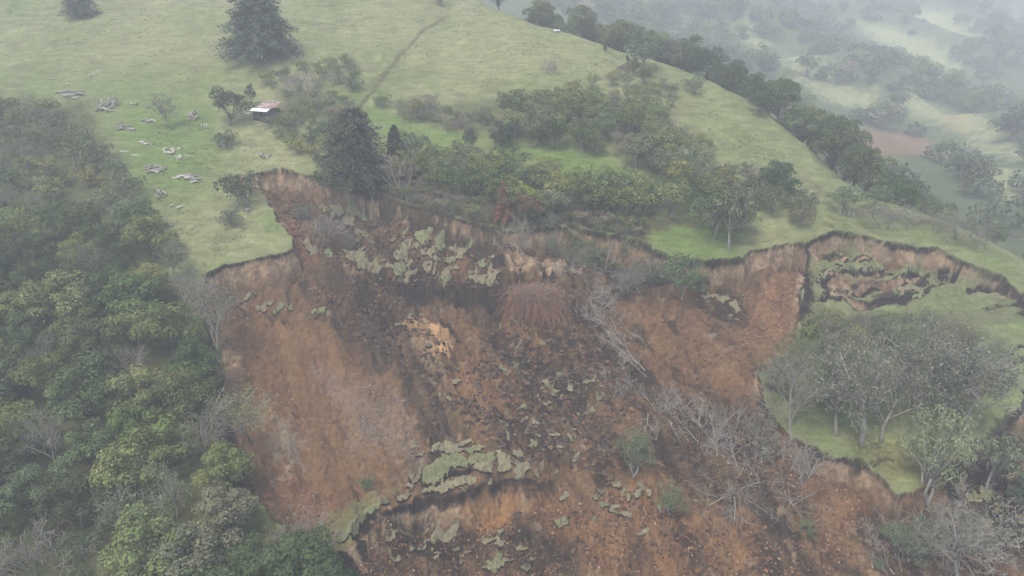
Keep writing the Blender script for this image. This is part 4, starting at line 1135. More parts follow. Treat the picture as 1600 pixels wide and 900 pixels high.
# --- behind the spur: tall dark trees on its back slope, then the far valley side
nrm = []
for i in range(2, len(RP) - 2):
    (x0, y0), (x1, y1) = RP[i], RP[i + 1]
    L = math.hypot(x1 - x0, y1 - y0); nx, ny = (y0 - y1) / L, (x1 - x0) / L
    if nx < 0: nx, ny = -nx, -ny
    for t_ in np.arange(rng.uniform(0, 3), L, 5.5): nrm.append((x0 + (x1 - x0) * t_ / L, y0 + (y1 - y0) * t_ / L, nx, ny))
def back(x, y, h, shd, lab):
    placed.append((x, y, 8.0))
    OAK.put(Vector((x, y, height(x, y) - 0.2)), h, rng.uniform(0, 6.28), shd, lab, 'dark trees behind the grassy spur')
for x, y, nx, ny in nrm:
    px, py = to_px(Vector((x, y, height(x, y))))
    if px < 735 or px > 1640: continue
    for off, hh in ((rng.uniform(11, 15), rng.uniform(11, 15)), (rng.uniform(21, 30), rng.uniform(13, 18)), (rng.uniform(34, 46), rng.uniform(14, 19))):
        if px > 1330: hh *= 0.6
        if rng.random() < (0.22 if 1000 < px < 1330 else 0.4): continue
        xx, yy = x + nx * off + rng.normal() * 2, y + ny * off + rng.normal() * 2
        if not free(xx, yy, 6.5): continue
        sw, sc_ = pick([1, 0, 5, 2, 0.3, 0])
        back(xx, yy, hh, shade(sc_), f'{size_word(hh, 11, 14.5)} {sw} tree behind the grassy spur crest, ' + ('upper end' if px < 1050 else 'middle' if px < 1250 else 'lower right end'))
def fD(p, s_):
    px, py = to_px(p); h = rng.uniform(12, 21); sw, sc_ = pick([1.2, 0, 4, 3, 1.2, 0.4])
    place = 'on the far valley ' + ('side near the top edge' if py < 70 else 'side, upper slope' if py < 150 else 'side, middle slope' if py < 240 else 'side, lower slope') + (', left part' if px < 1300 else ', right part' if px > 1450 else ', central part')
    FARTREE.put(p, h, rng.uniform(0, 6.28), shade(sc_), f'{size_word(h, 15, 18.5)} {sw} tree {place}', 'trees of the far valley side')
gaps = [[(1155, 30), (1200, 70), (1290, 95), (1300, 108), (1230, 95), (1170, 65)], [(1270, 128), (1310, 128), (1378, 158), (1372, 168), (1300, 164), (1270, 150)],
        [(1340, 30), (1420, 50), (1480, 80), (1510, 115), (1440, 90), (1360, 60)], [(1420, 5), (1480, 20), (1530, 60), (1480, 55)], [(1410, 155), (1470, 170), (1560, 210), (1600, 236), (1600, 252), (1520, 218), (1430, 185)],
        [(1325, 196), (1400, 204), (1460, 222), (1480, 248), (1400, 250), (1330, 240)], [(1540, 268), (1600, 275), (1600, 310), (1550, 290)]]
GP = [[hit(a, b, HG) for a, b in g] for g in gaps]
def covers(p, h):
    for k in (0.1, 0.6, 1.0):
        q = np.array(to_px(p + Vector((0, 0, h * k))))
        if any(inside(q[:1], q[1:], g)[0] for g in gaps): return True
    return False
def fDD(p, s_):
    if not covers(p, 15): fD(p, s_)
scatter([(770, -16), (820, 2), (1000, 2), (1250, -20), (1450, -30), (1700, -10), (1700, 420), (1600, 385), (1480, 322), (1380, 300), (1290, 235), (1220, 165), (1130, 108), (1000, 72)], 13, 295, fDD)
print('plants', len(placed))

# the farthest woods read as one soft mass: one object
def woods():
    r = np.random.default_rng(77); g = Geo()
    P = [tuple(hit(a, b, HG)) for a, b in ((820, 2), (1000, -30), (1250, -60), (1450, -60), (1700, -40), (1750, 430), (1600, 385), (1480, 322), (1380, 300), (1290, 235), (1220, 165), (1130, 108), (1000, 72))]
    xs = [p[0] for p in P]; yy = [p[1] for p in P]; n = 0; tries = 0
    while n < 800 and tries < 20000:
        tries += 1
        x = r.uniform(min(xs), max(xs)); y = r.uniform(min(yy), max(yy))
        q = (np.array([x]), np.array([y]))
        if not inside(*q, P)[0] or covers(Vector((x, y, height(x, y))), 8): continue
        if gnoise(q[0] / 70, q[1] / 70, 5)[0] < -0.25: continue
        n += 1; z = height(x, y); R_ = r.uniform(4, 10)
        m = int(50 * R_); u = r.normal(size=(m, 3)); u /= np.linalg.norm(u, axis=1)[:, None]; u[:, 2] = np.abs(u[:, 2])
        lob = 1 + 0.25 * np.sin(u[:, 0] * 6 + x) * np.sin(u[:, 1] * 6 + y)
        g.leaves(np.array([x, y, z + R_ * 0.3]) + u * (R_ * lob * r.uniform(0.8, 1, m))[:, None] * [1, 1, 0.85], u + r.normal(size=(m, 3)) * 0.5, 1.6, 0, r, tint=(0.6 * (0.7 + 0.5 * r.random()), 1.3))
    o = link('far_woods', g.mesh('far_woods'), [LEAF]); o['kind'] = 'stuff'; o.color = lin(82, 94, 66)
woods()
# ------------------------------------------------------------------ uprooted trees and branches lying on the slide
def lay(kind, a, b, colr, label, group=None, k=None, lift=0.08, wide=0.8, longer=0.68):
    wide *= 0.65
    A, B = G(*a), G(*b)
    d = B - A; L = d.length * longer
    d = (d.normalized() + Vector((0, 0, lift))).normalized()
    q = Vector((0, 0, 1)).rotation_difference(d) @ Euler((0, 0, rng.uniform(0, 6.28))).to_quaternion()
    return kind.put(A + Vector((0, 0, 0.25)), L, 0, colr, label, group, k, tilt=q, wide=wide)
PW = lin(150, 146, 138)
lay(FALLEN, (884, 354), (930, 392), PW, 'pale fallen trunk hanging over the middle scarp edge', k=0)
lay(FALLEN, (1004, 576), (916, 478), PW, 'long pale fallen trunk leading up the slide below the scarp', k=1, wide=0.45)
lay(FALLEN, (992, 566), (890, 508), PW, 'pale fallen trunk with side branches crossing the long one', k=2, wide=0.55)
lay(FALLEN, (1010, 590), (940, 516), PW, 'lowest pale trunk of the fallen bundle below the scarp', k=3, wide=0.5)
lay(FALLEN, (972, 556), (900, 452), PW, 'slender fallen trunk on the upper side of the fallen bundle', k=0, wide=0.4)
lay(FALLEN, (950, 520), (884, 470), PW, 'short pale fallen branch just right of the red brown brush heap', k=1, wide=0.6)
lay(FALLEN, (962, 486), (936, 444), PW, 'curved pale branch lying above the fallen bundle', k=2, wide=0.5)
lay(FALLEN, (938, 442), (862, 408), PW, 'fallen grey tree lying along the second scarp', k=3, wide=0.6)
lay(FALLEN, (920, 432), (850, 425), PW, 'twiggy fallen branch above the red brown brush heap', k=1, wide=0.7)
lay(FALLEN, (1022, 640), (976, 574), PW, 'bent white branch standing out on the middle slide', k=2, wide=0.5)
lay(FALLEN, (960, 620), (975, 575), PW, 'forked white branch left of the bent one', k=3, wide=0.6)
lay(FALLEN, (1112, 690), (1046, 622), PW, 'long fallen trunk in the middle debris field', k=0, wide=0.45)
lay(FALLEN, (1104, 684), (1060, 634), PW, 'second fallen trunk beside the long one in the middle debris', k=1, wide=0.5)
lay(FALLEN, (1066, 644), (1094, 632), lin(190, 184, 170), 'short bright white pole in the middle debris', k=2, wide=0.25)
lay(FALLEN, (1150, 688), (1084, 668), PW, 'grey fallen tree in front of the broken upright stems', k=3, wide=0.7)
lay(FALLEN, (1024, 688), (1004, 644), PW, 'thin leaning pole left of the middle debris', k=0, wide=0.35)
lay(FALLEN, (1152, 748), (1082, 756), PW, 'grey fallen tree at the left end of the lower debris tangle', k=1, wide=0.9)
lay(FALLEN, (1160, 764), (1232, 736), PW, 'large fallen tree pointing right in the lower debris tangle', k=2, wide=0.9)
lay(FALLEN, (1196, 800), (1118, 742), PW, 'broken trunk slanting across the lower debris tangle', k=3, wide=0.7)
lay(FALLEN, (1250, 806), (1194, 740), PW, 'bare fallen tree on the right side of the lower debris tangle', k=0, wide=0.8)
lay(FALLEN, (1110, 790), (1170, 752), PW, 'twiggy fallen crown at the bottom of the lower debris tangle', k=3, wide=1.0)
lay(FALLEN, (1296, 796), (1234, 794), PW, 'pale straight trunk lying level below the debris tangle', k=1, wide=0.4)
lay(GREENFALL, (1280, 812), (1222, 846), lin(104, 116, 72), 'fallen tree still in green leaf low on the slide', k=0, wide=0.9)
lay(GREENFALL, (1400, 852), (1346, 816), lin(96, 108, 74), 'fallen green tree at the foot of the rubble tongue', k=1, wide=0.9)
lay(GREENFALL, (1390, 905), (1350, 850), lin(92, 104, 74), 'leafy fallen tree cut by the bottom edge', k=0, wide=1.0)
lay(FALLEN, (1500, 900), (1430, 870), PW, 'pale limb sprawling left of the large bare tree', k=2, wide=0.6)
lay(FALLEN, (1530, 800), (1488, 836), PW, 'pale fallen limb below the cracked turf blocks', k=3, wide=0.6)
lay(FALLEN, (1580, 690), (1600, 672), lin(170, 166, 156), 'short pale log on the dark earth at the right edge', k=0, wide=0.4)
lay(FALLEN, (1494, 690), (1528, 716), PW, 'thin fallen trunk lying on the cracked turf at right', k=1, wide=0.35)
lay(FALLEN, (1374, 414), (1402, 402), lin(180, 176, 166), 'white forked branch lying under the right scarp', k=2, wide=0.6)
lay(FALLEN, (1470, 432), (1500, 428), lin(150, 148, 138), 'grey fallen shrub on the dropped pasture under the right scarp', k=3, wide=1.0)
lay(FALLEN, (1450, 420), (1456, 398), lin(150, 148, 138), 'slight dead sapling leaning against the right scarp', k=0, wide=0.5)
lay(FALLEN, (548, 358), (524, 366), PW, 'grey broken branch in the left corner of the slide', k=1, wide=0.8)
lay(FALLEN, (470, 360), (478, 378), PW, 'bundle of grey roots below the pasture tongue', k=2, wide=0.9)
lay(FALLEN, (446, 338), (490, 344), PW, 'pale branches lying under the left scarp', k=3, wide=0.8)
lay(FALLEN, (720, 342), (648, 316), PW, 'pale fallen trunk lying along the lip of the main scarp', k=1, wide=0.4)
lay(FALLEN, (760, 336), (690, 314), PW, 'fallen pale stems behind the lip of the main scarp', k=2, wide=0.7)
lay(FALLEN, (1086, 452), (1112, 462), PW, 'pale broken branch on the slump below the pale scarp', k=3, wide=0.6)
lay(FALLEN, (862, 470), (842, 440), PW, 'pale twigs sticking out of the brush heap', k=0, wide=0.5)
lay(FALLEN, (300, 350), (216, 352), PW, 'long dead branch at the pasture edge beside the upper left forest', k=0, wide=0.5)
lay(FALLEN, (260, 372), (240, 340), PW, 'dead branch crossing the long one at the pasture edge', k=1, wide=0.6)
lay(FALLEN, (345, 560), (300, 470), PW, 'bleached dead limbs in the trees left of the small scarp', k=3, lift=0.9)

def branches(poly, count, lo, hi, place, pale=0.5, angs=(0.5, 2.3)):
    P = [tuple(hit(px, py, HG)) for px, py in poly]
    xs = [p[0] for p in P]; yy = [p[1] for p in P]; n = 0
    while n < count:
        x = rng.uniform(min(xs), max(xs)); y = rng.uniform(min(yy), max(yy))
        if not inside(np.array([x]), np.array([y]), P)[0]: continue
        n += 1; A = Vector((x, y, height(x, y))); L = rng.uniform(lo, hi); a = rng.uniform(*angs) if rng.random() < 0.7 else rng.uniform(0, 6.28)
        B = Vector((x + math.cos(a) * L, y + math.sin(a) * L, 0)); B.z = height(B.x, B.y)
        d = ((B - A).normalized() + Vector((0, 0, rng.uniform(0, 0.3)))).normalized()
        q = Vector((0, 0, 1)).rotation_difference(d) @ Euler((0, 0, rng.uniform(0, 6.28))).to_quaternion()
        BRANCH.put(A + Vector((0, 0, 0.15)), L, 0, PW, f'{size_word(L, lo + 0.33 * (hi - lo), lo + 0.7 * (hi - lo))} bare fallen branch {place}', 'fallen branches ' + place, tilt=q, wide=rng.uniform(0.5, 1.1))
BRANCH = Kind('fallen_branch', 'branch', [bare_proto(350 + i, 6, dict(n=[6, 5, 3, 2], up=0.0, tw=0.03, trunk_r=0.013, start=[0.15, 0.2, 0.2], ang=[(20, 50), (25, 55), (25, 60)]), 0, 0.2, LICHEN if i % 2 else PALE, levels=3, trunk_f=0.75, twig=BROWNTWIG if i == 1 else None) for i in range(5)], 6, 'stem', 'twigs')
branches([(880, 420), (960, 430), (1000, 560), (1010, 600), (940, 540), (880, 470)], 34, 3, 7, 'in the strip right of the brush heap')
branches([(1000, 620), (1130, 640), (1200, 700), (1160, 720), (1020, 690)], 34, 3, 7, 'in the middle debris field')
branches([(1080, 730), (1270, 730), (1280, 810), (1120, 810)], 40, 3, 8, 'in the lower debris tangle')
branches([(1360, 820), (1600, 800), (1600, 900), (1360, 900)], 30, 3, 8, 'round the large bare tree at bottom right')
branches([(860, 385), (1000, 405), (1060, 440), (900, 430)], 22, 3, 6, 'on the middle scarp face')
branches([(460, 335), (560, 345), (560, 390), (480, 385)], 14, 2, 5, 'in the left corner of the slide')
branches([(660, 300), (790, 335), (790, 350), (700, 330)], 16, 2, 5, 'behind the lip of the main scarp')
branches([(940, 560), (1010, 570), (1010, 640), (950, 650)], 10, 2, 5, 'beside the bent white branch')
# the drooping heap of red brown brush
def brush_heap():
    r = np.random.default_rng(55)
    p = G(838, 482)
    g, g2 = Geo(), Geo()
    for i in range(1700):
        a = r.uniform(0, 6.28); rr = 5.6 * math.sqrt(r.uniform(0.01, 1)) * r.uniform(0.75, 1.1)
        d = np.array([math.cos(a) * 1.1, math.sin(a) * 0.95, 0])
        top = np.array([0, 0.3, 3.6]) + r.normal(size=3) * [2.3, 1.5, 0.6]
        x1 = p.x + top[0] + d[0] * rr; y1 = p.y + top[1] + d[1] * rr
        z1 = max(height(x1, y1) - p.z, -7) + r.uniform(0.0, 0.9)
        end = np.array([top[0] + d[0] * rr, top[1] + d[1] * rr, z1])
        if r.random() < 0.3: end = top + np.array([r.normal() * 1.4, r.normal() * 1.2, r.uniform(-1.6, 0.5)])
        mid = top * 0.4 + end * 0.6 + [0, 0, r.uniform(0.5, 1.5) * (0.4 + rr / 7)]
        t = np.linspace(0.15, 1, 5)[:, None]
        P = (1 - t) ** 2 * top + 2 * t * (1 - t) * mid + t * t * end + r.normal(size=(5, 3)) * 0.17
        (g if rr > 2.3 or r.random() < 0.4 else g2).tube(P, np.array([0.05, 0.05, 0.045, 0.035, 0.02]) * r.uniform(0.6, 1.3), 3, cap=False)
    for i in range(520):
        a = r.uniform(0, 6.28); q = np.array([r.normal() * 2.4, 0.6 + r.normal() * 1.6, 3.7 + r.normal() * 0.6])
        P, _ = branch_path(q, np.array([math.cos(a), math.sin(a), 0.25]), r.uniform(1, 2.4), r, 4, 0.2)
        g2.tube(P, np.array([0.04, 0.035, 0.03, 0.025, 0.015]), 3, cap=False)
    for V_, F_, M_ in zip(g2.V, g2.F, g2.M): pass
    off = g.n
    g.V += g2.V; g.K += g2.K; g.F += [q + off for q in g2.F]; g.M += [q * 0 + 1 for q in g2.M]
    o = link('brush_heap', g.mesh('brush_heap'), [REDTWIG, bark_material('crest_twig', C(138, 122, 112), .3)]); o.location = p
    tag(o, 'domed heap of drooping red brown brush in the middle of the slide', 'brush heap')
brush_heap()

# ------------------------------------------------------------------ turf slabs carried down by the slide
def turf_materials():
    m, nt, b = new_mat('turf_top', 0.95, 0.08)
    L = nt.links.new
    geo = N(nt, 'ShaderNodeNewGeometry'); oi = N(nt, 'ShaderNodeObjectInfo')
    n = N(nt, 'ShaderNodeTexNoise', Scale=1.6, Detail=6.0, Roughness=0.7); L(geo.outputs['Position'], n.inputs['Vector'])
    n2_ = N(nt, 'ShaderNodeTexNoise', Scale=0.5, Detail=3.0); L(geo.outputs['Position'], n2_.inputs['Vector'])
    r = N(nt, 'ShaderNodeMapRange'); r.inputs['From Min'].default_value = 0.3; r.inputs['From Max'].default_value = 0.7; r.inputs['To Min'].default_value = 0.6; r.inputs['To Max'].default_value = 1.35
    L(n.outputs['Fac'], r.inputs['Value'])
    mx = N(nt, 'ShaderNodeMix'); mx.data_type = 'RGBA'; mx.inputs[6].default_value = lin(98, 98, 74); mx.inputs[7].default_value = lin(124, 119, 95)
    L(n2_.outputs['Fac'], mx.inputs[0])
    v = N(nt, 'ShaderNodeVectorMath', operation='SCALE'); L(mx.outputs[2], v.inputs[0]); L(r.outputs['Result'], v.inputs['Scale'])
    v2 = N(nt, 'ShaderNodeVectorMath', operation='MULTIPLY'); L(v.outputs['Vector'], v2.inputs[0]); L(oi.outputs['Color'], v2.inputs[1])
    L(v2.outputs['Vector'], b.inputs['Base Color'])
    bp = N(nt, 'ShaderNodeBump', Strength=0.7, Distance=0.3); L(n.outputs['Fac'], bp.inputs['Height']); L(bp.outputs['Normal'], b.inputs['Normal'])
    s = bark_material('turf_soil', C(50, 40, 36), 0.4)
    return m, s
TURF, TSOIL = turf_materials()
def slab(poly, thick, label, group=None, seed=0, colr=(1, 1, 1, 1), cell=0.24):
    """a raft of grass: ragged outline, tussocky top, dark broken edge"""
    r = np.random.default_rng(seed)
    P = [hit(px, py, HG) for px, py in poly]
    cx = sum(p[0] for p in P) / len(P); cy = sum(p[1] for p in P) / len(P)
    xs = np.arange(min(p[0] for p in P) - 0.8, max(p[0] for p in P) + 0.8, cell); yy = np.arange(min(p[1] for p in P) - 0.8, max(p[1] for p in P) + 0.8, cell)
    if len(xs) < 3 or len(yy) < 3: return None
    X, Yg = np.meshgrid(xs, yy)
    n = len(P); d = np.full(X.shape, 1e9)
    for i in range(n):
        di, _ = seg_dist(X, Yg, *P[i], *P[(i + 1) % n]); d = np.minimum(d, di)
    sd = np.where(inside(X, Yg, [tuple(p) for p in P]), d, -d) + 0.38 * fbm(X, Yg, 1.1, 3, seed) + 0.4 * fbm(X, Yg, 3.0, 2, seed + 3)
    keepv = sd > 0
    kc = keepv[:-1, :-1] & keepv[1:, :-1] & keepv[:-1, 1:] & keepv[1:, 1:]
    if kc.sum() < 3: return None
    best = None; left = kc.copy()                    # keep the largest connected piece
    while left.any():
        i0, j0 = np.argwhere(left)[0]; reg = np.zeros_like(kc); reg[i0, j0] = True
        while True:
            g_ = reg.copy(); g_[1:] |= reg[:-1]; g_[:-1] |= reg[1:]; g_[:, 1:] |= reg[:, :-1]; g_[:, :-1] |= reg[:, 1:]; g_ &= left
            if (g_ == reg).all(): break
            reg = g_
        left &= ~reg
        if best is None or reg.sum() > best.sum(): best = reg
    kc = best
    if kc.sum() < 3: return None
    X = X + r.normal(size=X.shape) * cell * 0.2; Yg = Yg + r.normal(size=X.shape) * cell * 0.2
    base = heights(X, Yg)
    tilt = r.normal(size=2) * 0.05
    Z = base + thick * (0.75 + 0.25 * sstep(0, 0.8, sd)) + 0.22 * fbm(X, Yg, 0.9, 3, seed + 5) + 0.12 * r.random(X.shape) + tilt[0] * (X - cx) + tilt[1] * (Yg - cy)
    Z = np.maximum(Z, base + 0.12)
    ids = -np.ones(X.shape, int)
    used = np.zeros(X.shape, bool)
    for a, b in ((slice(None, -1), slice(None, -1)), (slice(1, None), slice(None, -1)), (slice(None, -1), slice(1, None)), (slice(1, None), slice(1, None))): used[a, b] |= kc
    ids[used] = np.arange(used.sum()); nv = int(used.sum())
    top = np.stack([X[used], Yg[used], Z[used]], -1)
    low = np.stack([X[used], Yg[used], base[used] - 0.25], -1)
    ii, jj = np.nonzero(kc)
    Ft = np.stack([ids[ii, jj], ids[ii, jj + 1], ids[ii + 1, jj + 1], ids[ii + 1, jj]], -1)
    pad = np.pad(kc, 1)
    sides = []
    for di, dj, a, b in ((-1, 0, (0, 0), (0, 1)), (1, 0, (1, 1), (1, 0)), (0, -1, (1, 0), (0, 0)), (0, 1, (0, 1), (1, 1))):
        e = kc & ~pad[1 + di:1 + di + kc.shape[0], 1 + dj:1 + dj + kc.shape[1]]
        i, j = np.nonzero(e)
        u = ids[i + a[0], j + a[1]]; v = ids[i + b[0], j + b[1]]
        sides.append(np.stack([v, u, u + nv, v + nv], -1))
    Fs = np.concatenate(sides)
    V = np.r_[top, low] - [cx, cy, 0]; z0 = float(height(cx, cy)); V[:, 2] -= z0
    me = mesh_np('turf_block', V, np.r_[Ft, Fs], False, np.r_[np.zeros(len(Ft)), np.ones(len(Fs))])
    o = link('turf_block', me, [TURF, TSOIL]); o.location = (cx, cy, z0); o.color = colr
    tag(o, label, 'turf', group)
    return o
GRN, DRYT = (0.88, 0.97, 0.82, 1), (1.06, 1.0, 1.0, 1)
big_slabs = [
    ([(672, 700), (705, 690), (742, 684), (741, 692), (722, 700), (712, 708), (690, 710), (676, 716)], 'uppermost strip of grass turf in the stepped raft low on the slide'),
    ([(724, 706), (740, 698), (760, 696), (763, 702), (745, 709), (726, 714)], 'narrow turf strip below the uppermost one of the stepped raft'),
    ([(660, 742), (680, 722), (705, 708), (725, 716), (745, 708), (772, 706), (774, 716), (758, 722), (735, 728), (715, 735), (700, 745), (685, 758), (668, 764), (658, 758)], 'largest yellow green turf sheet of the stepped raft low on the slide'),
    ([(742, 727), (768, 719), (772, 732), (770, 740), (750, 742), (740, 736)], 'square turf block at the lower right corner of the largest sheet'),
    ([(776, 708), (797, 712), (799, 740), (781, 746), (775, 738), (777, 722)], 'upright oblong turf block right of the largest sheet'),
    ([(803, 724), (822, 724), (833, 736), (820, 742), (815, 752), (806, 752), (802, 740)], 'turf block with a ragged tail right of the oblong block'),
    ([(829, 745), (842, 742), (844, 750), (835, 754), (828, 751)], 'small round turf pad at the right end of the stepped raft'),
    ([(645, 776), (680, 763), (705, 752), (725, 743), (740, 741), (747, 748), (738, 758), (715, 763), (690, 776), (660, 781), (646, 781)], 'long turf strip along the top of the dark toe scarp'),
    ([(618, 778), (636, 770), (646, 776), (630, 783), (621, 791), (617, 784)], 'short turf block left of the long strip over the toe scarp'),
    ([(755, 753), (768, 750), (776, 756), (766, 761), (757, 759)], 'small oval turf pad below the square block'),
    ([(800, 706), (815, 704), (819, 716), (811, 722), (802, 714)], 'small turf block above the ragged tailed block'),
    ([(640, 744), (660, 740), (663, 753), (650, 757), (640, 753)], 'small turf block at the left corner of the stepped raft'),
    ([(524, 838), (560, 806), (604, 780), (611, 784), (585, 807), (562, 817), (555, 836), (540, 850), (526, 850)], 'grassy strip curving down the left side of the toe hollow'),
    ([(590, 852), (610, 841), (640, 833), (641, 840), (612, 848), (599, 862), (590, 864)], 'curved turf sliver on the left of the toe hollow floor'),
    ([(640, 854), (672, 838), (690, 825), (708, 818), (718, 826), (715, 838), (690, 850), (660, 858), (645, 864)], 'broad turf slab lying on the toe hollow floor'),
    ([(748, 840), (770, 842), (788, 853), (776, 855), (755, 848)], 'thin turf slab right of the broad one in the toe hollow'),
    ([(752, 886), (770, 876), (785, 866), (789, 890), (770, 899), (750, 897)], 'turf slab at the bottom edge below the toe hollow'),
    ([(350, 472), (380, 466), (402, 463), (400, 470), (375, 478), (352, 480)], 'flat turf strip under the small left scarp'),
    ([(398, 482), (415, 472), (428, 471), (424, 479), (408, 487), (399, 487)], 'turf slab right of the flat strip under the small left scarp'),
    ([(421, 492), (432, 476), (446, 474), (440, 486), (428, 495)], 'slanting turf slab in the row under the small left scarp'),
    ([(440, 486), (450, 475), (462, 475), (458, 485), (446, 490)], 'smaller slanting turf slab right of the larger slanting one'),
    ([(484, 488), (500, 483), (512, 482), (505, 491), (488, 493)], 'turf slab at the right end of the row under the small left scarp'),
    ([(464, 376), (480, 372), (498, 382), (503, 396), (498, 405), (486, 400), (474, 388)], 'bright turf slab against the tip of the pasture tongue'),
    ([(504, 394), (520, 392), (520, 402), (508, 404)], 'small turf block right of the slab by the pasture tongue'),
    ([(532, 398), (556, 396), (574, 402), (576, 410), (562, 414), (545, 408)], 'long pale turf slab in the upper left of the slide'),
    ([(584, 404), (592, 404), (592, 420), (586, 422)], 'upright sliver of turf right of the long pale slab'),
    ([(512, 318), (530, 316), (545, 328), (535, 338), (518, 332)], 'turf slab just below the left end of the main scarp'),
    ([(536, 322), (556, 320), (570, 332), (560, 342), (540, 338)], 'turf slab second from the left below the main scarp'),
    ([(574, 338), (584, 324), (592, 324), (590, 338), (580, 346)], 'narrow tilted turf slab below the main scarp'),
    ([(624, 372), (634, 358), (646, 352), (646, 360), (634, 374)], 'slanting turf slab at the top of the slab cluster in mid slide'),
    ([(618, 388), (630, 378), (644, 376), (640, 390), (626, 394)], 'turf slab under the slanting one in the slab cluster'),
    ([(616, 394), (634, 392), (640, 406), (626, 412), (614, 406)], 'rounded turf slab in the left column of the slab cluster'),
    ([(612, 416), (626, 410), (640, 412), (634, 426), (622, 434), (614, 428)], 'bright green turf slab at the foot of the left column'),
    ([(638, 424), (650, 416), (654, 420), (646, 432), (640, 430)], 'small leaf shaped turf slab right of the bright one'),
    ([(646, 372), (660, 358), (676, 360), (676, 378), (660, 386)], 'green turf slab at the centre top of the slab cluster'),
    ([(678, 378), (690, 362), (696, 362), (696, 380), (690, 396), (676, 394)], 'green turf slab at the right top of the slab cluster'),
    ([(656, 394), (672, 386), (684, 396), (676, 406), (660, 404)], 'turf slab in the middle of the slab cluster'),
    ([(656, 418), (668, 410), (680, 414), (676, 426), (660, 426)], 'bright turf slab at the lower centre of the slab cluster'),
    ([(676, 406), (688, 400), (692, 410), (684, 420), (676, 418)], 'turf slab at the lower right of the slab cluster'),
    ([(706, 386), (722, 376), (752, 378), (738, 384), (716, 390)], 'top sliver of the stack of long turf slabs below the main scarp'),
    ([(708, 398), (720, 388), (740, 386), (730, 396), (712, 402)], 'second sliver of the stack of long turf slabs'),
    ([(710, 408), (728, 396), (746, 388), (742, 398), (722, 408)], 'lowest sliver of the stack of long turf slabs'),
    ([(730, 432), (752, 428), (770, 414), (782, 424), (776, 438), (780, 448), (768, 454), (758, 446), (744, 450), (732, 440)], 'large leaf shaped turf slab left of the brush heap'),
    ([(688, 436), (698, 430), (702, 438), (698, 450), (690, 450)], 'lone turf slab between slab cluster and brush heap'),
    ([(762, 400), (772, 398), (774, 406), (766, 410)], 'small turf block above the large leaf shaped slab'),
    ([(1092, 456), (1120, 462), (1140, 470), (1136, 476), (1112, 470), (1094, 464)], 'turf strip on the slump below the pale middle scarp'),
    ([(1136, 470), (1150, 470), (1160, 488), (1150, 490), (1140, 482)], 'grey turf block right of the strip below the pale scarp'),
    ([(1468, 752), (1490, 748), (1506, 752), (1516, 760), (1506, 768), (1490, 764), (1474, 760)], 'pale turf block breaking off the lower right hollow'),
    ([(1516, 772), (1534, 764), (1552, 768), (1556, 782), (1540, 788), (1520, 782)], 'turf block carrying the grey green tree at far right'),
    ([(1470, 790), (1478, 784), (1490, 796), (1486, 800)], 'tilted turf flake in the lower right hollow'),
    ([(1536, 806), (1556, 792), (1566, 796), (1552, 810), (1540, 814)], 'narrow turf strip on the dark earth at lower right'),
    ([(1580, 738), (1600, 734), (1604, 750), (1586, 752)], 'pale turf block at the right picture edge'),
    ([(846, 596), (864, 600), (870, 616), (860, 620), (850, 608)], 'grey turf clump in the middle of the slide'),
    ([(956, 758), (970, 752), (974, 764), (962, 770)], 'round pale turf clump low in the middle of the slide'),
]
for i, (pl, lab) in enumerate(big_slabs):
    t_ = 0.55 if i < 17 else 0.5
    slab(pl, t_, lab, seed=600 + i * 7, colr=GRN if 'green' in lab or rng.random() < 0.3 else DRYT)

def rafts(poly, count, lo, hi, place, thick=0.45, slim=0.5):
    n = 0; tries = 0
    xs = [p[0] for p in poly]; yy = [p[1] for p in poly]
    while n < count and tries < 500:
        tries += 1
        cx, cy = rng.uniform(min(xs), max(xs)), rng.uniform(min(yy), max(yy))
        if not inside(np.array([cx]), np.array([cy]), poly)[0]: continue
        rx = rng.uniform(lo, hi); ry = rx * rng.uniform(slim * 0.7, slim * 1.3)
        gr = rng.random() < 0.35
        o = slab([(a + rng.normal() * rx * 0.1, b_ + rng.normal() * ry * 0.1) for a, b_ in blob(cx, cy, rx, ry, rng.uniform(-50, 20), 9)], thick, f'{size_word(rx, lo + 0.33 * (hi - lo), lo + 0.7 * (hi - lo))} {"greenish" if gr else "straw coloured"} broken turf piece {place}', 'broken turf ' + place, seed=int(rng.integers(1, 9000)), colr=GRN if gr else DRYT)
        if o: n += 1
rafts([(470, 318), (590, 322), (700, 366), (770, 400), (760, 440), (640, 440), (500, 400)], 34, 6, 15, 'in the upper left of the slide')
rafts([(640, 700), (760, 684), (840, 720), (800, 760), (700, 780), (640, 780)], 16, 6, 14, 'round the stepped raft', slim=0.4)
rafts([(580, 830), (720, 800), (900, 800), (900, 890), (620, 890)], 18, 6, 15, 'in the toe hollow', slim=0.4)
rafts([(780, 570), (960, 560), (970, 650), (820, 660)], 12, 4, 9, 'on the dark soil in mid slide')
rafts([(1270, 410), (1450, 420), (1460, 470), (1290, 470)], 12, 6, 14, 'on the cracked ground under the right scarp', slim=0.35)
rafts([(1450, 740), (1600, 720), (1600, 820), (1500, 830)], 14, 6, 14, 'on the dark earth at lower right', slim=0.5)
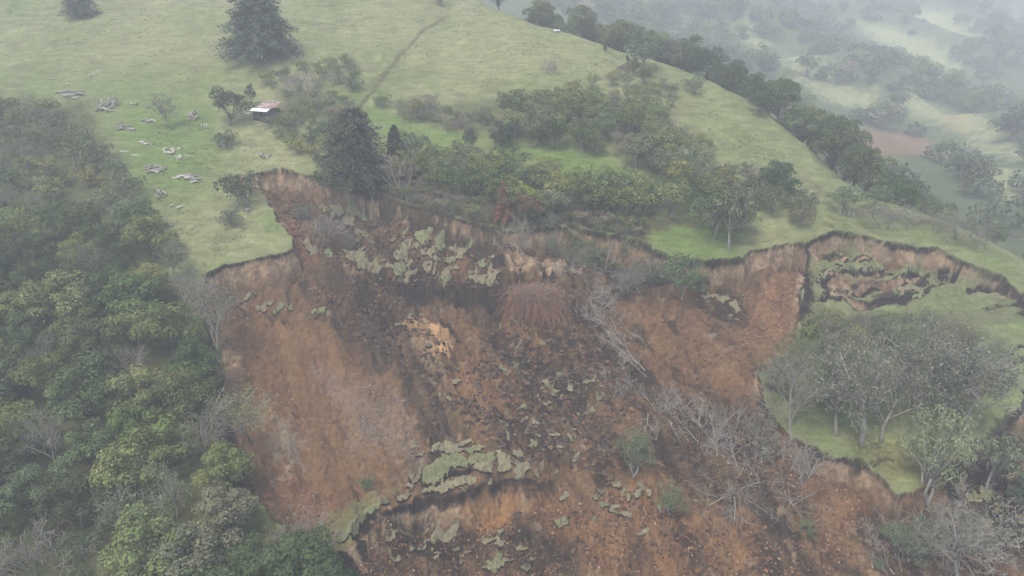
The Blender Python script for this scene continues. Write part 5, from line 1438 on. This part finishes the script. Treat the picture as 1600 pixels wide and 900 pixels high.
# small clods: modelled a few times, then copied
def clod_mesh(seed):
    r = np.random.default_rng(seed)
    n = 16; k = 5
    a = np.arange(n) * 2 * np.pi / n
    prof = 1 + 0.28 * np.sin(a * 2 + r.uniform(0, 6)) + 0.18 * np.sin(a * 3 + r.uniform(0, 6)) + r.normal(size=n) * 0.12
    rings = []
    for f, z in ((0.95, -0.5), (1.05, 0.05), (1.0, 0.28), (0.75, 0.4), (0.4, 0.45)):
        rr = prof * f * (1 + r.normal(size=n) * 0.06)
        rings.append(np.stack([rr * np.cos(a), rr * np.sin(a) * 0.8, z + r.normal(size=n) * 0.05], -1))
    V = np.r_[np.concatenate(rings), [[0, 0, 0.46]]]
    F, M = [], []
    for q in range(k - 1):
        for j in range(n):
            F.append((q * n + j, q * n + (j + 1) % n, (q + 1) * n + (j + 1) % n, (q + 1) * n + j)); M.append(1 if q < 2 else 0)
    for j in range(n):
        F.append(((k - 1) * n + j, (k - 1) * n + (j + 1) % n, k * n)); M.append(0)
    me = bpy.data.meshes.new('turf_clod'); me.from_pydata(V.tolist(), [], F); me.update()
    for p, m in zip(me.polygons, M): p.material_index = m
    me.materials.append(TURF); me.materials.append(TSOIL)
    return me
CM = [clod_mesh(i) for i in range(5)]
clod0 = None
def clod(x, y, size, colr, label, group):
    global clod0
    if clod0 is None:
        o = bpy.data.objects.new('turf_clod', CM[0]); clod0 = o
    else: o = clod0.copy(); o.data = CM[int(rng.integers(0, 5))]
    COL.objects.link(o)
    z = height(x, y); e = 0.6
    nx = height(x - e, y) - height(x + e, y); ny = height(x, y - e) - height(x, y + e)
    q = Vector((0, 0, 1)).rotation_difference(Vector((nx * 0.8 + rng.normal() * 0.25, ny * 0.8 + rng.normal() * 0.25, 2 * e)).normalized())
    o.rotation_mode = 'QUATERNION'; o.rotation_quaternion = q @ Euler((0, 0, rng.uniform(0, 6.28))).to_quaternion()
    o.scale = (size, size * rng.uniform(0.7, 1.1), size * rng.uniform(0.7, 1.0)); o.location = (x, y, z + 0.06 * size)
    o.color = colr; tag(o, label, 'turf clod', group)
def clods(poly, count, lo, hi, place):
    P = [tuple(hit(px, py, HG)) for px, py in poly]
    xs = [p[0] for p in P]; yy = [p[1] for p in P]; n = 0
    while n < count:
        x = rng.uniform(min(xs), max(xs)); y = rng.uniform(min(yy), max(yy))
        if not inside(np.array([x]), np.array([y]), P)[0]: continue
        s_ = lo + (hi - lo) * rng.random() ** 2.5
        pale = rng.random() < 0.6; n += 1
        c = (1.0, 0.98, 0.98, 1) if pale else (0.74, 0.76, 0.72, 1)
        clod(x, y, s_, c, f'{"pale" if pale else "dull green"} {size_word(s_, lo + 0.12 * (hi - lo), lo + 0.5 * (hi - lo))} turf clod {place}', 'turf clods ' + place)
clods([(800, 570), (900, 565), (960, 600), (950, 640), (850, 650), (790, 620)], 40, 0.3, 1.1, 'on the dark soil in the middle of the slide')
clods([(690, 655), (800, 640), (960, 680), (940, 740), (860, 740), (800, 700), (720, 680)], 46, 0.3, 1.0, 'above and beside the stepped raft')
clods([(860, 740), (980, 740), (1060, 800), (1000, 860), (900, 800)], 30, 0.3, 1.0, 'low in the middle of the slide')
clods([(560, 470), (640, 470), (720, 560), (760, 620), (680, 640), (600, 560)], 36, 0.28, 0.9, 'on the dark streak left of the pale pillar')
clods([(470, 320), (620, 330), (720, 400), (700, 450), (560, 430), (490, 400)], 40, 0.35, 1.0, 'among the slabs at the top of the slide')
clods([(600, 800), (800, 800), (900, 890), (640, 890)], 26, 0.3, 1.0, 'in the toe hollow at the bottom')
clods([(770, 480), (900, 500), (880, 560), (780, 560)], 16, 0.3, 0.8, 'below the brush heap')
clods([(1470, 740), (1600, 730), (1600, 830), (1500, 830)], 18, 0.4, 1.2, 'on the dark earth at lower right')
clods([(1090, 460), (1170, 450), (1180, 500), (1110, 500)], 14, 0.4, 1.1, 'on the slump below the pale scarp')

# ------------------------------------------------------------------ uncountable litter: stones, earth lumps, sticks
def stone_field(name, areas, mats_c, label=None):
    oct_ = np.array([[1, 0, 0], [-1, 0, 0], [0, 1, 0], [0, -1, 0], [0, 0, 1], [0, 0, -1.]])
    of = np.array([[0, 2, 4], [2, 1, 4], [1, 3, 4], [3, 0, 4], [2, 0, 5], [1, 2, 5], [3, 1, 5], [0, 3, 5]])
    Vs, Fs, Cs, n = [], [], [], 0
    for poly, count, lo, hi, cols in areas:
        P = [tuple(hit(px, py, HG)) for px, py in poly]
        xs = [p[0] for p in P]; yy = [p[1] for p in P]
        x = rng.uniform(min(xs), max(xs), count * 3); y = rng.uniform(min(yy), max(yy), count * 3)
        clump = fbm(x, y, 5, 2, 91) + 0.5 * rng.random(count * 3)
        k = np.nonzero(inside(x, y, P) & (clump > 0.05))[0][:count]
        x, y = x[k], y[k]; m = len(k)
        s_ = lo + (hi - lo) * rng.random(m) ** 3
        z = heights(x, y)
        V = oct_[None] * (s_[:, None, None] * rng.uniform(0.6, 1.2, (m, 6, 3))) + rng.normal(size=(m, 6, 3)) * (s_ * 0.12)[:, None, None]
        ang = rng.uniform(0, 6.28, m); ca, sa = np.cos(ang)[:, None], np.sin(ang)[:, None]
        V = np.stack([V[..., 0] * ca - V[..., 1] * sa, V[..., 0] * sa + V[..., 1] * ca, V[..., 2] * 0.75], -1)
        V += np.stack([x, y, z + s_ * 0.2], -1)[:, None]
        cc = np.array([C(*c) for c in cols])[rng.integers(0, len(cols), m)] * rng.uniform(0.75, 1.25, (m, 1))
        Vs.append(V.reshape(-1, 3)); Fs.append((of[None] + (np.arange(m) * 6)[:, None, None] + n).reshape(-1, 3)); Cs.append(np.repeat(cc, 6, 0)); n += m * 6
    me = mesh_np(name, np.concatenate(Vs), np.concatenate(Fs))
    set_col(me, np.concatenate(Cs), np.ones(n))
    m_, nt, b = new_mat(name, 0.95, 0.1)
    at = N(nt, 'ShaderNodeAttribute'); at.attribute_name = 'tint'; nt.links.new(at.outputs['Color'], b.inputs['Base Color'])
    o = link(name, me, [m_]); o['kind'] = 'stuff'
    return o
GREYS = [(118, 111, 106), (104, 97, 93), (130, 121, 112), (92, 86, 84)]
BROWN = [(92, 70, 52), (80, 60, 46), (104, 78, 56), (64, 50, 42)]
DARKS = [(52, 44, 40), (44, 38, 36), (66, 54, 48), (84, 72, 62)]
ORNG = [(116, 84, 58), (126, 96, 70), (104, 76, 54), (142, 116, 90)]
stone_field('rubble', [
    ([(565, 600), (620, 600), (665, 700), (640, 740), (590, 700), (555, 640)], 3000, 0.04, 0.22, GREYS + BROWN),
    ([(480, 570), (580, 580), (640, 700), (560, 760), (480, 680)], 1200, 0.04, 0.22, GREYS + BROWN),
    ([(380, 720), (480, 740), (540, 800), (460, 830), (400, 780)], 900, 0.05, 0.3, ORNG + BROWN),
    ([(1165, 460), (1245, 430), (1240, 540), (1190, 580), (1150, 540)], 1800, 0.06, 0.34, ORNG + BROWN),
    ([(1190, 650), (1240, 690), (1330, 770), (1420, 860), (1320, 880), (1200, 760)], 3200, 0.06, 0.32, ORNG + BROWN),
    ([(780, 500), (980, 520), (1000, 640), (960, 760), (780, 700), (700, 640)], 5200, 0.08, 0.75, DARKS + DARKS + BROWN),
    ([(480, 440), (620, 450), (720, 600), (690, 680), (600, 560), (500, 500)], 3200, 0.08, 0.7, DARKS + DARKS + BROWN),
    ([(430, 300), (640, 340), (790, 400), (780, 470), (620, 450), (470, 410)], 3400, 0.08, 0.75, DARKS + DARKS + BROWN),
    ([(900, 420), (1180, 430), (1200, 620), (1000, 600), (940, 500)], 3200, 0.07, 0.4, BROWN + DARKS),
    ([(580, 800), (1000, 760), (1340, 860), (1340, 900), (560, 900)], 8500, 0.05, 0.4, BROWN + BROWN + DARKS + DARKS + ORNG),
    ([(980, 620), (1200, 640), (1280, 780), (1050, 780)], 3200, 0.06, 0.4, DARKS + BROWN),
    ([(1460, 740), (1600, 660), (1600, 860), (1480, 840)], 2200, 0.08, 0.55, DARKS),
    ([(350, 490), (480, 480), (480, 640), (370, 640)], 1200, 0.05, 0.3, BROWN + ORNG)], None)
def stick_field():
    g = Geo(); r = np.random.default_rng(88)
    for poly, count in (([(880, 420), (980, 440), (1020, 590), (960, 620), (880, 500)], 420), ([(1000, 620), (1180, 640), (1210, 720), (1060, 720)], 460), ([(1070, 730), (1290, 730), (1290, 830), (1090, 810)], 560),
                        ([(1340, 810), (1600, 780), (1600, 900), (1340, 900)], 420), ([(440, 320), (620, 340), (600, 400), (470, 400)], 220), ([(640, 300), (800, 340), (860, 350), (700, 325)], 220),
                        ([(780, 560), (1000, 560), (1000, 760), (800, 740)], 260), ([(840, 370), (1000, 390), (1060, 430), (900, 430)], 260), ([(200, 340), (300, 350), (290, 400), (220, 390)], 120)):
        P = [tuple(hit(px, py, HG)) for px, py in poly]
        xs = [p[0] for p in P]; yy = [p[1] for p in P]; n = 0
        while n < count:
            x = r.uniform(min(xs), max(xs)); y = r.uniform(min(yy), max(yy))
            if not inside(np.array([x]), np.array([y]), P)[0]: continue
            n += 1; a = r.uniform(0, 6.28); L = r.uniform(0.6, 3.2)
            d = np.array([math.cos(a), math.sin(a), r.uniform(-0.1, 0.5)])
            p0 = np.array([x, y, height(x, y) + r.uniform(0.02, 0.3)])
            Q_, _ = branch_path(p0, d, L, r, 3, 0.22)
            for q in Q_: q[2] = max(q[2], height(q[0], q[1]) + 0.03)
            w = r.uniform(0.018, 0.05)
            g.tube(Q_, np.array([w, w * 0.85, w * 0.7, w * 0.4]), 3, 0 if r.random() < 0.6 else 1, cap=False)
    o = link('twig_litter', g.mesh('twig_litter'), [LICHEN, BROWNTWIG]); o['kind'] = 'stuff'
stick_field()
# ------------------------------------------------------------------ the shed with its rusty roof
def flat_mat(name, c, rough=0.8, amp=0.15, scale=3.0, metal=0.0):
    m = bark_material(name, C(*c), amp)
    b = m.node_tree.nodes['Principled BSDF']; b.inputs['Roughness'].default_value = rough; b.inputs['Metallic'].default_value = metal
    m.node_tree.nodes['Noise Texture'].inputs['Scale'].default_value = scale
    return m
def rust_roof():
    m, nt, b = new_mat('rusty_sheet', 0.6, 0.3)
    L = nt.links.new
    tc = N(nt, 'ShaderNodeTexCoord')
    n = N(nt, 'ShaderNodeTexNoise', Scale=1.1, Detail=5.0); L(tc.outputs['Object'], n.inputs['Vector'])
    r = N(nt, 'ShaderNodeValToRGB'); e = r.color_ramp.elements
    e[0].position = 0.40; e[0].color = lin(116, 90, 82); e[1].position = 0.66; e[1].color = lin(176, 168, 164)
    e2 = r.color_ramp.elements.new(0.52); e2.color = lin(138, 116, 108)
    L(n.outputs['Fac'], r.inputs[0]); L(r.outputs[0], b.inputs['Base Color'])
    return m
def box_geo(g, c, s, mat=0, R=None):
    V = np.array([[x, y, z] for x in (-.5, .5) for y in (-.5, .5) for z in (-.5, .5)]) * np.array(s)
    if R is not None: V = V @ np.array(R).T
    g.add(V + np.array(c), [(0, 1, 3, 2), (4, 6, 7, 5), (0, 4, 5, 1), (2, 3, 7, 6), (0, 2, 6, 4), (1, 5, 7, 3)], mat)
def shed():
    p = G(418, 184)
    root = empty('shed', p); root.scale = (1.2, 1.2, 1.2); root.rotation_euler = (0, 0, math.radians(-24))
    W_, D_, h0, h1 = 5.4, 5.6, 2.1, 3.7
    g = Geo()
    box_geo(g, (0, 0, 0.7), (W_ - 0.7, D_ - 0.7, 3.0), 0)
    wall = link('wall', g.mesh('wall'), [flat_mat('dark_boards', (58, 54, 52))], root)
    g = Geo(); box_geo(g, (0.2, -(D_ - 0.7) / 2 - 0.03, 0.9), (0.9, 0.06, 1.9)); link('door', g.mesh('door'), [flat_mat('door_boards', (36, 34, 34))], root)
    def sheet(x0, x1, y0, y1, z0, z1, corr=0.05):
        nx = max(8, int((x1 - x0) / 0.09)); xs = np.linspace(x0, x1, nx)
        zc = corr * np.cos(np.arange(nx) * np.pi / 2)
        yy = np.linspace(y0, y1, 6); zz = np.linspace(z0, z1, 6)
        top = np.stack([np.repeat(xs[None], 6, 0), np.repeat(yy[:, None], nx, 1), zz[:, None] + zc[None]], -1).reshape(-1, 3)
        V = np.r_[top, top - [0, 0, 0.04]]; i = np.arange(6 * nx).reshape(6, nx)
        F = np.stack([i[:-1, :-1], i[:-1, 1:], i[1:, 1:], i[1:, :-1]], -1).reshape(-1, 4)
        F = np.r_[F, F[:, ::-1] + 6 * nx]
        for ed in (i[0], i[-1], i[:, 0], i[:, -1]): F = np.r_[F, np.stack([ed[:-1], ed[1:], ed[1:] + 6 * nx, ed[:-1] + 6 * nx], -1)]
        g = Geo(); g.add(V, F); return g
    yf = -D_ / 2
    link('roof', sheet(-W_ / 2, W_ / 2, yf + 1.0, D_ / 2, h0 + 0.32, h1).mesh('roof'), [rust_roof()], root)
    link('eave_sheet', sheet(-W_ / 2 - 0.05, W_ / 2 + 0.05, yf - 0.25, yf + 1.15, h0 - 0.1, h0 + 0.42).mesh('eave_sheet'), [flat_mat('white_sheet', (226, 228, 230), 0.5, 0.06)], root)
    g = Geo(); box_geo(g, (0, D_ / 2, h1 + 0.03), (W_ + 0.1, 0.22, 0.06)); box_geo(g, (-0.6, 0.5, 3.25), (0.12, D_ * 0.8, 0.06), 0, Euler((math.radians(15), 0, 0)).to_matrix())
    link('ridge_cap', g.mesh('ridge_cap'), [flat_mat('pale_metal', (190, 188, 186))], root)
    for x in (-W_ / 2 + 0.25, W_ / 2 - 0.25):
        g = Geo(); g.tube(np.array([[x, yf + 0.15, -0.8], [x, yf + 0.15, h0 - 0.1]]), np.array([0.09, 0.08]), 6)
        link('post', g.mesh('post'), [LICHEN], root)
    g = sheet(-W_ / 2 - 2.2, -W_ / 2 - 0.15, yf - 0.6, yf + 1.0, 1.0, 1.5); link('lean_to_roof', g.mesh('lean_to_roof'), [flat_mat('grey_sheet', (158, 150, 146))], root)
    tag(root, 'small shed with rusty corrugated roof and white lower sheet on the pasture', 'shed')
shed()

# ------------------------------------------------------------------ grey logs lying in heaps on the pasture
LOGM = bark_material('weathered_log', C(128, 124, 118), 0.3)
LOGW = bark_material('bleached_log', C(176, 170, 158), 0.2)
def log_mesh(seed):
    r = np.random.default_rng(seed); g = Geo()
    P, _ = branch_path(np.array([-0.5, 0, 0]), np.array([1, 0, 0]), 1.0, r, 6, 0.07)
    g.tube(P, np.array([0.07, 0.062, 0.058, 0.055, 0.052, 0.045, 0.03]) * r.uniform(0.9, 1.2), 7)
    for q in range(2):
        k = r.integers(1, 5); d = np.array([0.4, r.normal(), abs(r.normal())])
        B, _ = branch_path(P[k], d, r.uniform(0.08, 0.2), r, 2, 0.1); g.tube(B, np.array([0.03, 0.022, 0.012]), 5)
    return g.mesh('log')
LM = [log_mesh(i) for i in range(4)]
for m in LM: m.materials.append(LOGM)
LMW = [log_mesh(i + 20) for i in range(2)]
for m in LMW: m.materials.append(LOGW)
log0 = None
def log(p, az, el, L, thick, white, label, group=None):
    global log0
    if log0 is None: log0 = o = bpy.data.objects.new('log', LM[0])
    else: o = log0.copy()
    o.data = (LMW if white else LM)[int(rng.integers(0, 2 if white else 4))]
    COL.objects.link(o); o.location = p; o.scale = (L, thick, thick)
    o.rotation_euler = (rng.uniform(0, 6.28), -el, az); o.rotation_mode = 'XYZ'
    tag(o, label, 'log', group)
heaps = [(116, 148, 26, 8, 10, 0.15, 'flat heap of logs at the far left of the pasture'), (168, 168, 20, 14, 16, 0.55, 'big pointed heap of logs left of centre on the pasture'), (210, 163, 7, 3, 3, 0.1, 'small pair heap right of the big pointed heap'),
         (196, 200, 16, 9, 8, 0.3, 'cross shaped heap of logs under the big pointed heap'), (230, 190, 13, 4, 6, 0.1, 'row of logs stretching right from the cross shaped heap'), (303, 185, 10, 12, 11, 0.9, 'steep upright heap of logs below the thin trees'),
         (228, 225, 10, 3, 4, 0.15, 'white scattered pieces in the middle of the pasture'), (265, 238, 10, 6, 7, 0.3, 'brownish heap of logs above the white stack'), (280, 247, 7, 3, 4, 0.05, 'neat white stack of logs'),
         (281, 233, 6, 2, 2, 0.1, 'small pale pair of logs above the neat white stack'), (240, 267, 20, 9, 12, 0.3, 'long irregular heap of logs near the forest edge'), (298, 278, 20, 9, 12, 0.12, 'broad flat heap of grey logs closest to the scarp'),
         (251, 307, 10, 9, 9, 0.5, 'small conical heap of logs below the long heap'), (226, 356, 10, 10, 6, 0.3, 'heap of logs at the forest edge below the pasture'), (252, 352, 18, 5, 7, 0.1, 'brushwood heap at the forest edge beside the pasture tongue'),
         (346, 228, 9, 4, 5, 0.1, 'brushwood heap under the low dark green bush'), (414, 246, 10, 4, 6, 0.15, 'low heap of sticks between the shed and the scarp'), (386, 330, 8, 4, 5, 0.2, 'twig heap by the rim bush on the pasture tongue')]
for cx, cy, rx, ry, n, steep, name in heaps:
    for i in range(int(n * 1.5)):
        p = G(cx + rng.uniform(-rx, rx) * 0.75, cy + rng.uniform(-ry, ry) * 0.5); s_ = pxm(p)
        L = min(rng.uniform(0.5, 1.0) * rx * s_ * (0.9 if steep < 0.4 else 1.1), 4.0)
        el = rng.uniform(0.5, 1.2) if steep > 0.45 and rng.random() < 0.7 else rng.uniform(-0.1, steep)
        w = rng.random() < (0.85 if 'white' in name or 'pale' in name else 0.2)
        log(p + Vector((0, 0, 0.15 + (0.5 * L * math.sin(abs(el)) * 0.8) + rng.uniform(0, 0.25) * (n > 5))), rng.uniform(-0.6, 0.6) + (3.14 if rng.random() < 0.5 else 0), el, L, rng.uniform(2.2, 4.6), w,
            f'{"whitish" if w else "grey"} log in the {name}', name)
for px, py, a, L, lab in ((195, 237, 0.1, 2.4, 'single thin grey log on the pasture left of the white pieces'), (211, 243, 0.3, 1.8, 'single short pale log below the thin grey one'), (269, 321, 1.4, 1.7, 'short upright pale log below the conical heap'),
                          (283, 324, 0.8, 2.2, 'slanting pale log right of the short upright one'), (276, 278, 0.0, 2.2, 'thick pale log at the left end of the broad flat heap'), (304, 286, 0.0, 2.0, 'whitish log lying in front of the broad flat heap'),
                          (244, 262, 1.1, 2.0, 'bright short log on top of the long irregular heap'), (121, 153, 0.7, 2.6, 'pale log slanting at the right end of the flat heap'), (106, 133, -0.6, 1.8, 'pale log lying above the flat heap at far left'), (390, 234, 0.6, 1.0, 'tiny pale log left of the low stick heap'),
                          (147, 119, 0.2, 2.6, 'faint dark log high on the misty pasture'), (84, 125, -0.3, 3.0, 'faint grey log on the misty pasture above the scrub'), (123, 66, -0.4, 4.0, 'dark fallen log below the tree at the top left')):
    log(G(px, py) + Vector((0, 0, 0.2)), a, 0.05, L, 3.4, 'pale' in lab or 'whit' in lab or 'bright' in lab, lab)

# ------------------------------------------------------------------ fence posts and stakes
POSTM = bark_material('post_wood', C(168, 162, 152), 0.2)
pg = Geo(); pg.tube(np.array([[0, 0, -0.5], [0.02, 0, 0.8], [0, 0.02, 1.5]]), np.array([0.09, 0.085, 0.075]), 7); PM = pg.mesh('fence_post'); PM.materials.append(POSTM)
post0 = None
def post(px, py, label, group, h=1.0, w=1.0):
    global post0
    if post0 is None: post0 = o = bpy.data.objects.new('fence_post', PM)
    else: o = post0.copy()
    COL.objects.link(o); o.location = G(px, py); o.scale = (w, w, h); o.rotation_euler = (rng.normal() * 0.08, rng.normal() * 0.08, 0); tag(o, label, 'post', group)
for i in range(6): post(315 + i * 2.1, 201 + (i % 2), 'grey stake in the short row right of the steep upright log heap', 'stakes beside the steep log heap', 1.1, 1.2)
for i in range(6): post(290 + i * 2.4, 248 + (i % 2), 'thin stake in the faint row right of the neat white log stack', 'stakes right of the white log stack', 0.9, 0.8)
for px, py, lab in ((811, 25.5, 'uppermost pale fence post on the pasture crest'), (851, 39, 'left one of the paired fence posts on the pasture crest'), (857, 41, 'right one of the paired fence posts on the pasture crest'), (937, 65, 'fence post on the crest left of the cows'),
                    (977, 79, 'whitish fence post on the crest between the cows and the pale green tree'), (736, 8, 'dark thin fence post near the top edge'), (943, 67, 'short fence post right of the one beside the cows')):
    post(px, py, lab, 'fence posts along the pasture crest', 1.3, 1.3)
for px in (722, 727): post(px, 24, 'tall thin grey pole of the pair on the misty upper pasture', 'pair of poles on the upper pasture', 3.2, 0.9)
for px, py in ((1312, 336), (1318, 337), (1326, 338), (1334, 340), (1343, 341)): post(px, py, 'small dark post on the spur path beside the light green trees', 'posts along the spur path', 0.9, 1.2)

def trough():
    p = G(870, 50); g = Geo()
    for c, s in (((0, 0, .25), (2.4, .9, .1)), ((0, .42, .55), (2.4, .08, .6)), ((0, -.42, .55), (2.4, .08, .6)), ((1.17, 0, .55), (.08, .76, .6)), ((-1.17, 0, .55), (.08, .76, .6)), ((.9, 0, .08), (.15, .8, .3)), ((-.9, 0, .08), (.15, .8, .3))): box_geo(g, c, s)
    o = link('water_trough', g.mesh('water_trough'), [flat_mat('white_trough', (225, 225, 222), 0.6, 0.05)]); o.location = p; o.rotation_euler = (0, 0, 0.4)
    tag(o, 'small white trough on the pasture crest', 'trough')
trough()

# ------------------------------------------------------------------ dark cows near the crest
def cow_mesh():
    vs = [(0, 0.0, 1.08), (0, 0.45, 1.12), (0, 0.85, 1.1), (0, -0.45, 1.1), (0, -0.8, 1.12), (0, 1.12, 1.28), (0, 1.38, 1.34), (0, 1.66, 1.16),
          (0.2, 0.7, 0.72), (0.2, 0.68, 0.36), (0.2, 0.7, 0.02), (-0.2, 0.7, 0.72), (-0.2, 0.68, 0.36), (-0.2, 0.74, 0.02),
          (0.2, -0.72, 0.8), (0.2, -0.86, 0.44), (0.2, -0.78, 0.02), (-0.2, -0.72, 0.8), (-0.2, -0.84, 0.44), (-0.2, -0.74, 0.02), (0, -1.0, 1.08), (0, -1.06, 0.5),
          (0.22, 1.36, 1.44), (-0.22, 1.36, 1.44)]
    es = [(0, 1), (1, 2), (0, 3), (3, 4), (2, 5), (5, 6), (6, 7), (2, 8), (8, 9), (9, 10), (2, 11), (11, 12), (12, 13), (4, 14), (14, 15), (15, 16), (4, 17), (17, 18), (18, 19), (4, 20), (20, 21), (6, 22), (6, 23)]
    rad = [.38, .37, .34, .38, .34, .2, .16, .11, .14, .075, .06, .14, .075, .06, .17, .08, .065, .17, .08, .065, .05, .035, .05, .05]
    me = bpy.data.meshes.new('cow'); me.from_pydata(vs, es, []); o = bpy.data.objects.new('cow', me); COL.objects.link(o)
    md = o.modifiers.new('skin', 'SKIN'); md.use_smooth_shade = True
    for i, r_ in enumerate(rad): me.skin_vertices[0].data[i].radius = (r_, r_ * (1.15 if i < 5 else 1)); 
    me.skin_vertices[0].data[0].use_root = True
    sd_ = o.modifiers.new('sub', 'SUBSURF'); sd_.levels = 1; sd_.render_levels = 1
    dg = bpy.context.evaluated_depsgraph_get()
    m2 = bpy.data.meshes.new_from_object(o.evaluated_get(dg)); bpy.data.objects.remove(o)
    m2.materials.clear(); m2.materials.append(flat_mat('black_hide', (30, 27, 28), 0.7)); m2.name = 'cow'
    return m2
_m = bpy.data.meshes.new('tmp'); _o = bpy.data.objects.new('tmp', _m)
def skin_layer_ok(): return True
bpy.data.objects.remove(_o); bpy.data.meshes.remove(_m)
CMESH = cow_mesh(); cow0 = None
for px, py, rz, lab in ((945, 80, 0.2, 'dark cow standing end on, farthest left on the pasture crest'), (949, 70.5, 1.1, 'dark cow right on the crest line above the farthest left one'), (980, 95.5, 0.1, 'dark cow beside the pale green tree, legs visible'), (984, 108, 1.0, 'dark cow lowest of the group, beside the pale green tree')):
    if cow0 is None: cow0 = o = bpy.data.objects.new('cow', CMESH)
    else: o = cow0.copy()
    COL.objects.link(o); o.location = G(px, py); o.rotation_euler = (0.25 * math.cos(rz), 0, rz); o.scale = (1.15, 1.0, 1.15); tag(o, lab, 'cow', 'cows near the pasture crest')

# ------------------------------------------------------------------ tussocks and weeds on the pasture
def weeds():
    r = np.random.default_rng(99); g = Geo()
    for poly, count in (([(0, 0), (560, 0), (560, 90), (400, 130), (200, 130), (60, 110)], 900), ([(200, 170), (420, 210), (440, 260), (330, 320), (300, 400), (250, 330)], 700), ([(560, 20), (760, 12), (980, 90), (900, 130), (620, 140)], 800),
                        ([(1040, 120), (1150, 170), (1260, 265), (1340, 310), (1250, 340), (1130, 250)], 700), ([(1180, 350), (1300, 345), (1580, 420), (1290, 355)], 250), ([(1250, 640), (1420, 690), (1480, 740), (1400, 750), (1300, 700)], 220), ([(330, 340), (420, 330), (450, 380), (330, 405)], 220)):
        P = [tuple(hit(px, py, HG)) for px, py in poly]
        xs = [p[0] for p in P]; yy = [p[1] for p in P]
        x = r.uniform(min(xs), max(xs), count * 3); y = r.uniform(min(yy), max(yy), count * 3)
        k = np.nonzero(inside(x, y, P) & (fbm(x, y, 14, 3, 95) + 0.5 * r.random(count * 3) > 0.2))[0][:count]
        for i in k:
            m = 7; s_ = r.uniform(0.1, 0.32)
            g.leaves(np.array([x[i], y[i], height(x[i], y[i]) + 0.05]) + np.abs(r.normal(size=(m, 3))) * s_ * [1.2, 1.2, 0.6] * np.sign(r.normal(size=(m, 3)) + [0, 0, 5]), r.normal(size=(m, 3)) + [0, 0, 0.5], s_ * 1.1, 0, r)
    o = link('pasture_weeds', g.mesh('pasture_weeds'), [LEAF]); o['kind'] = 'stuff'; o.color = lin(104, 108, 72)
weeds()
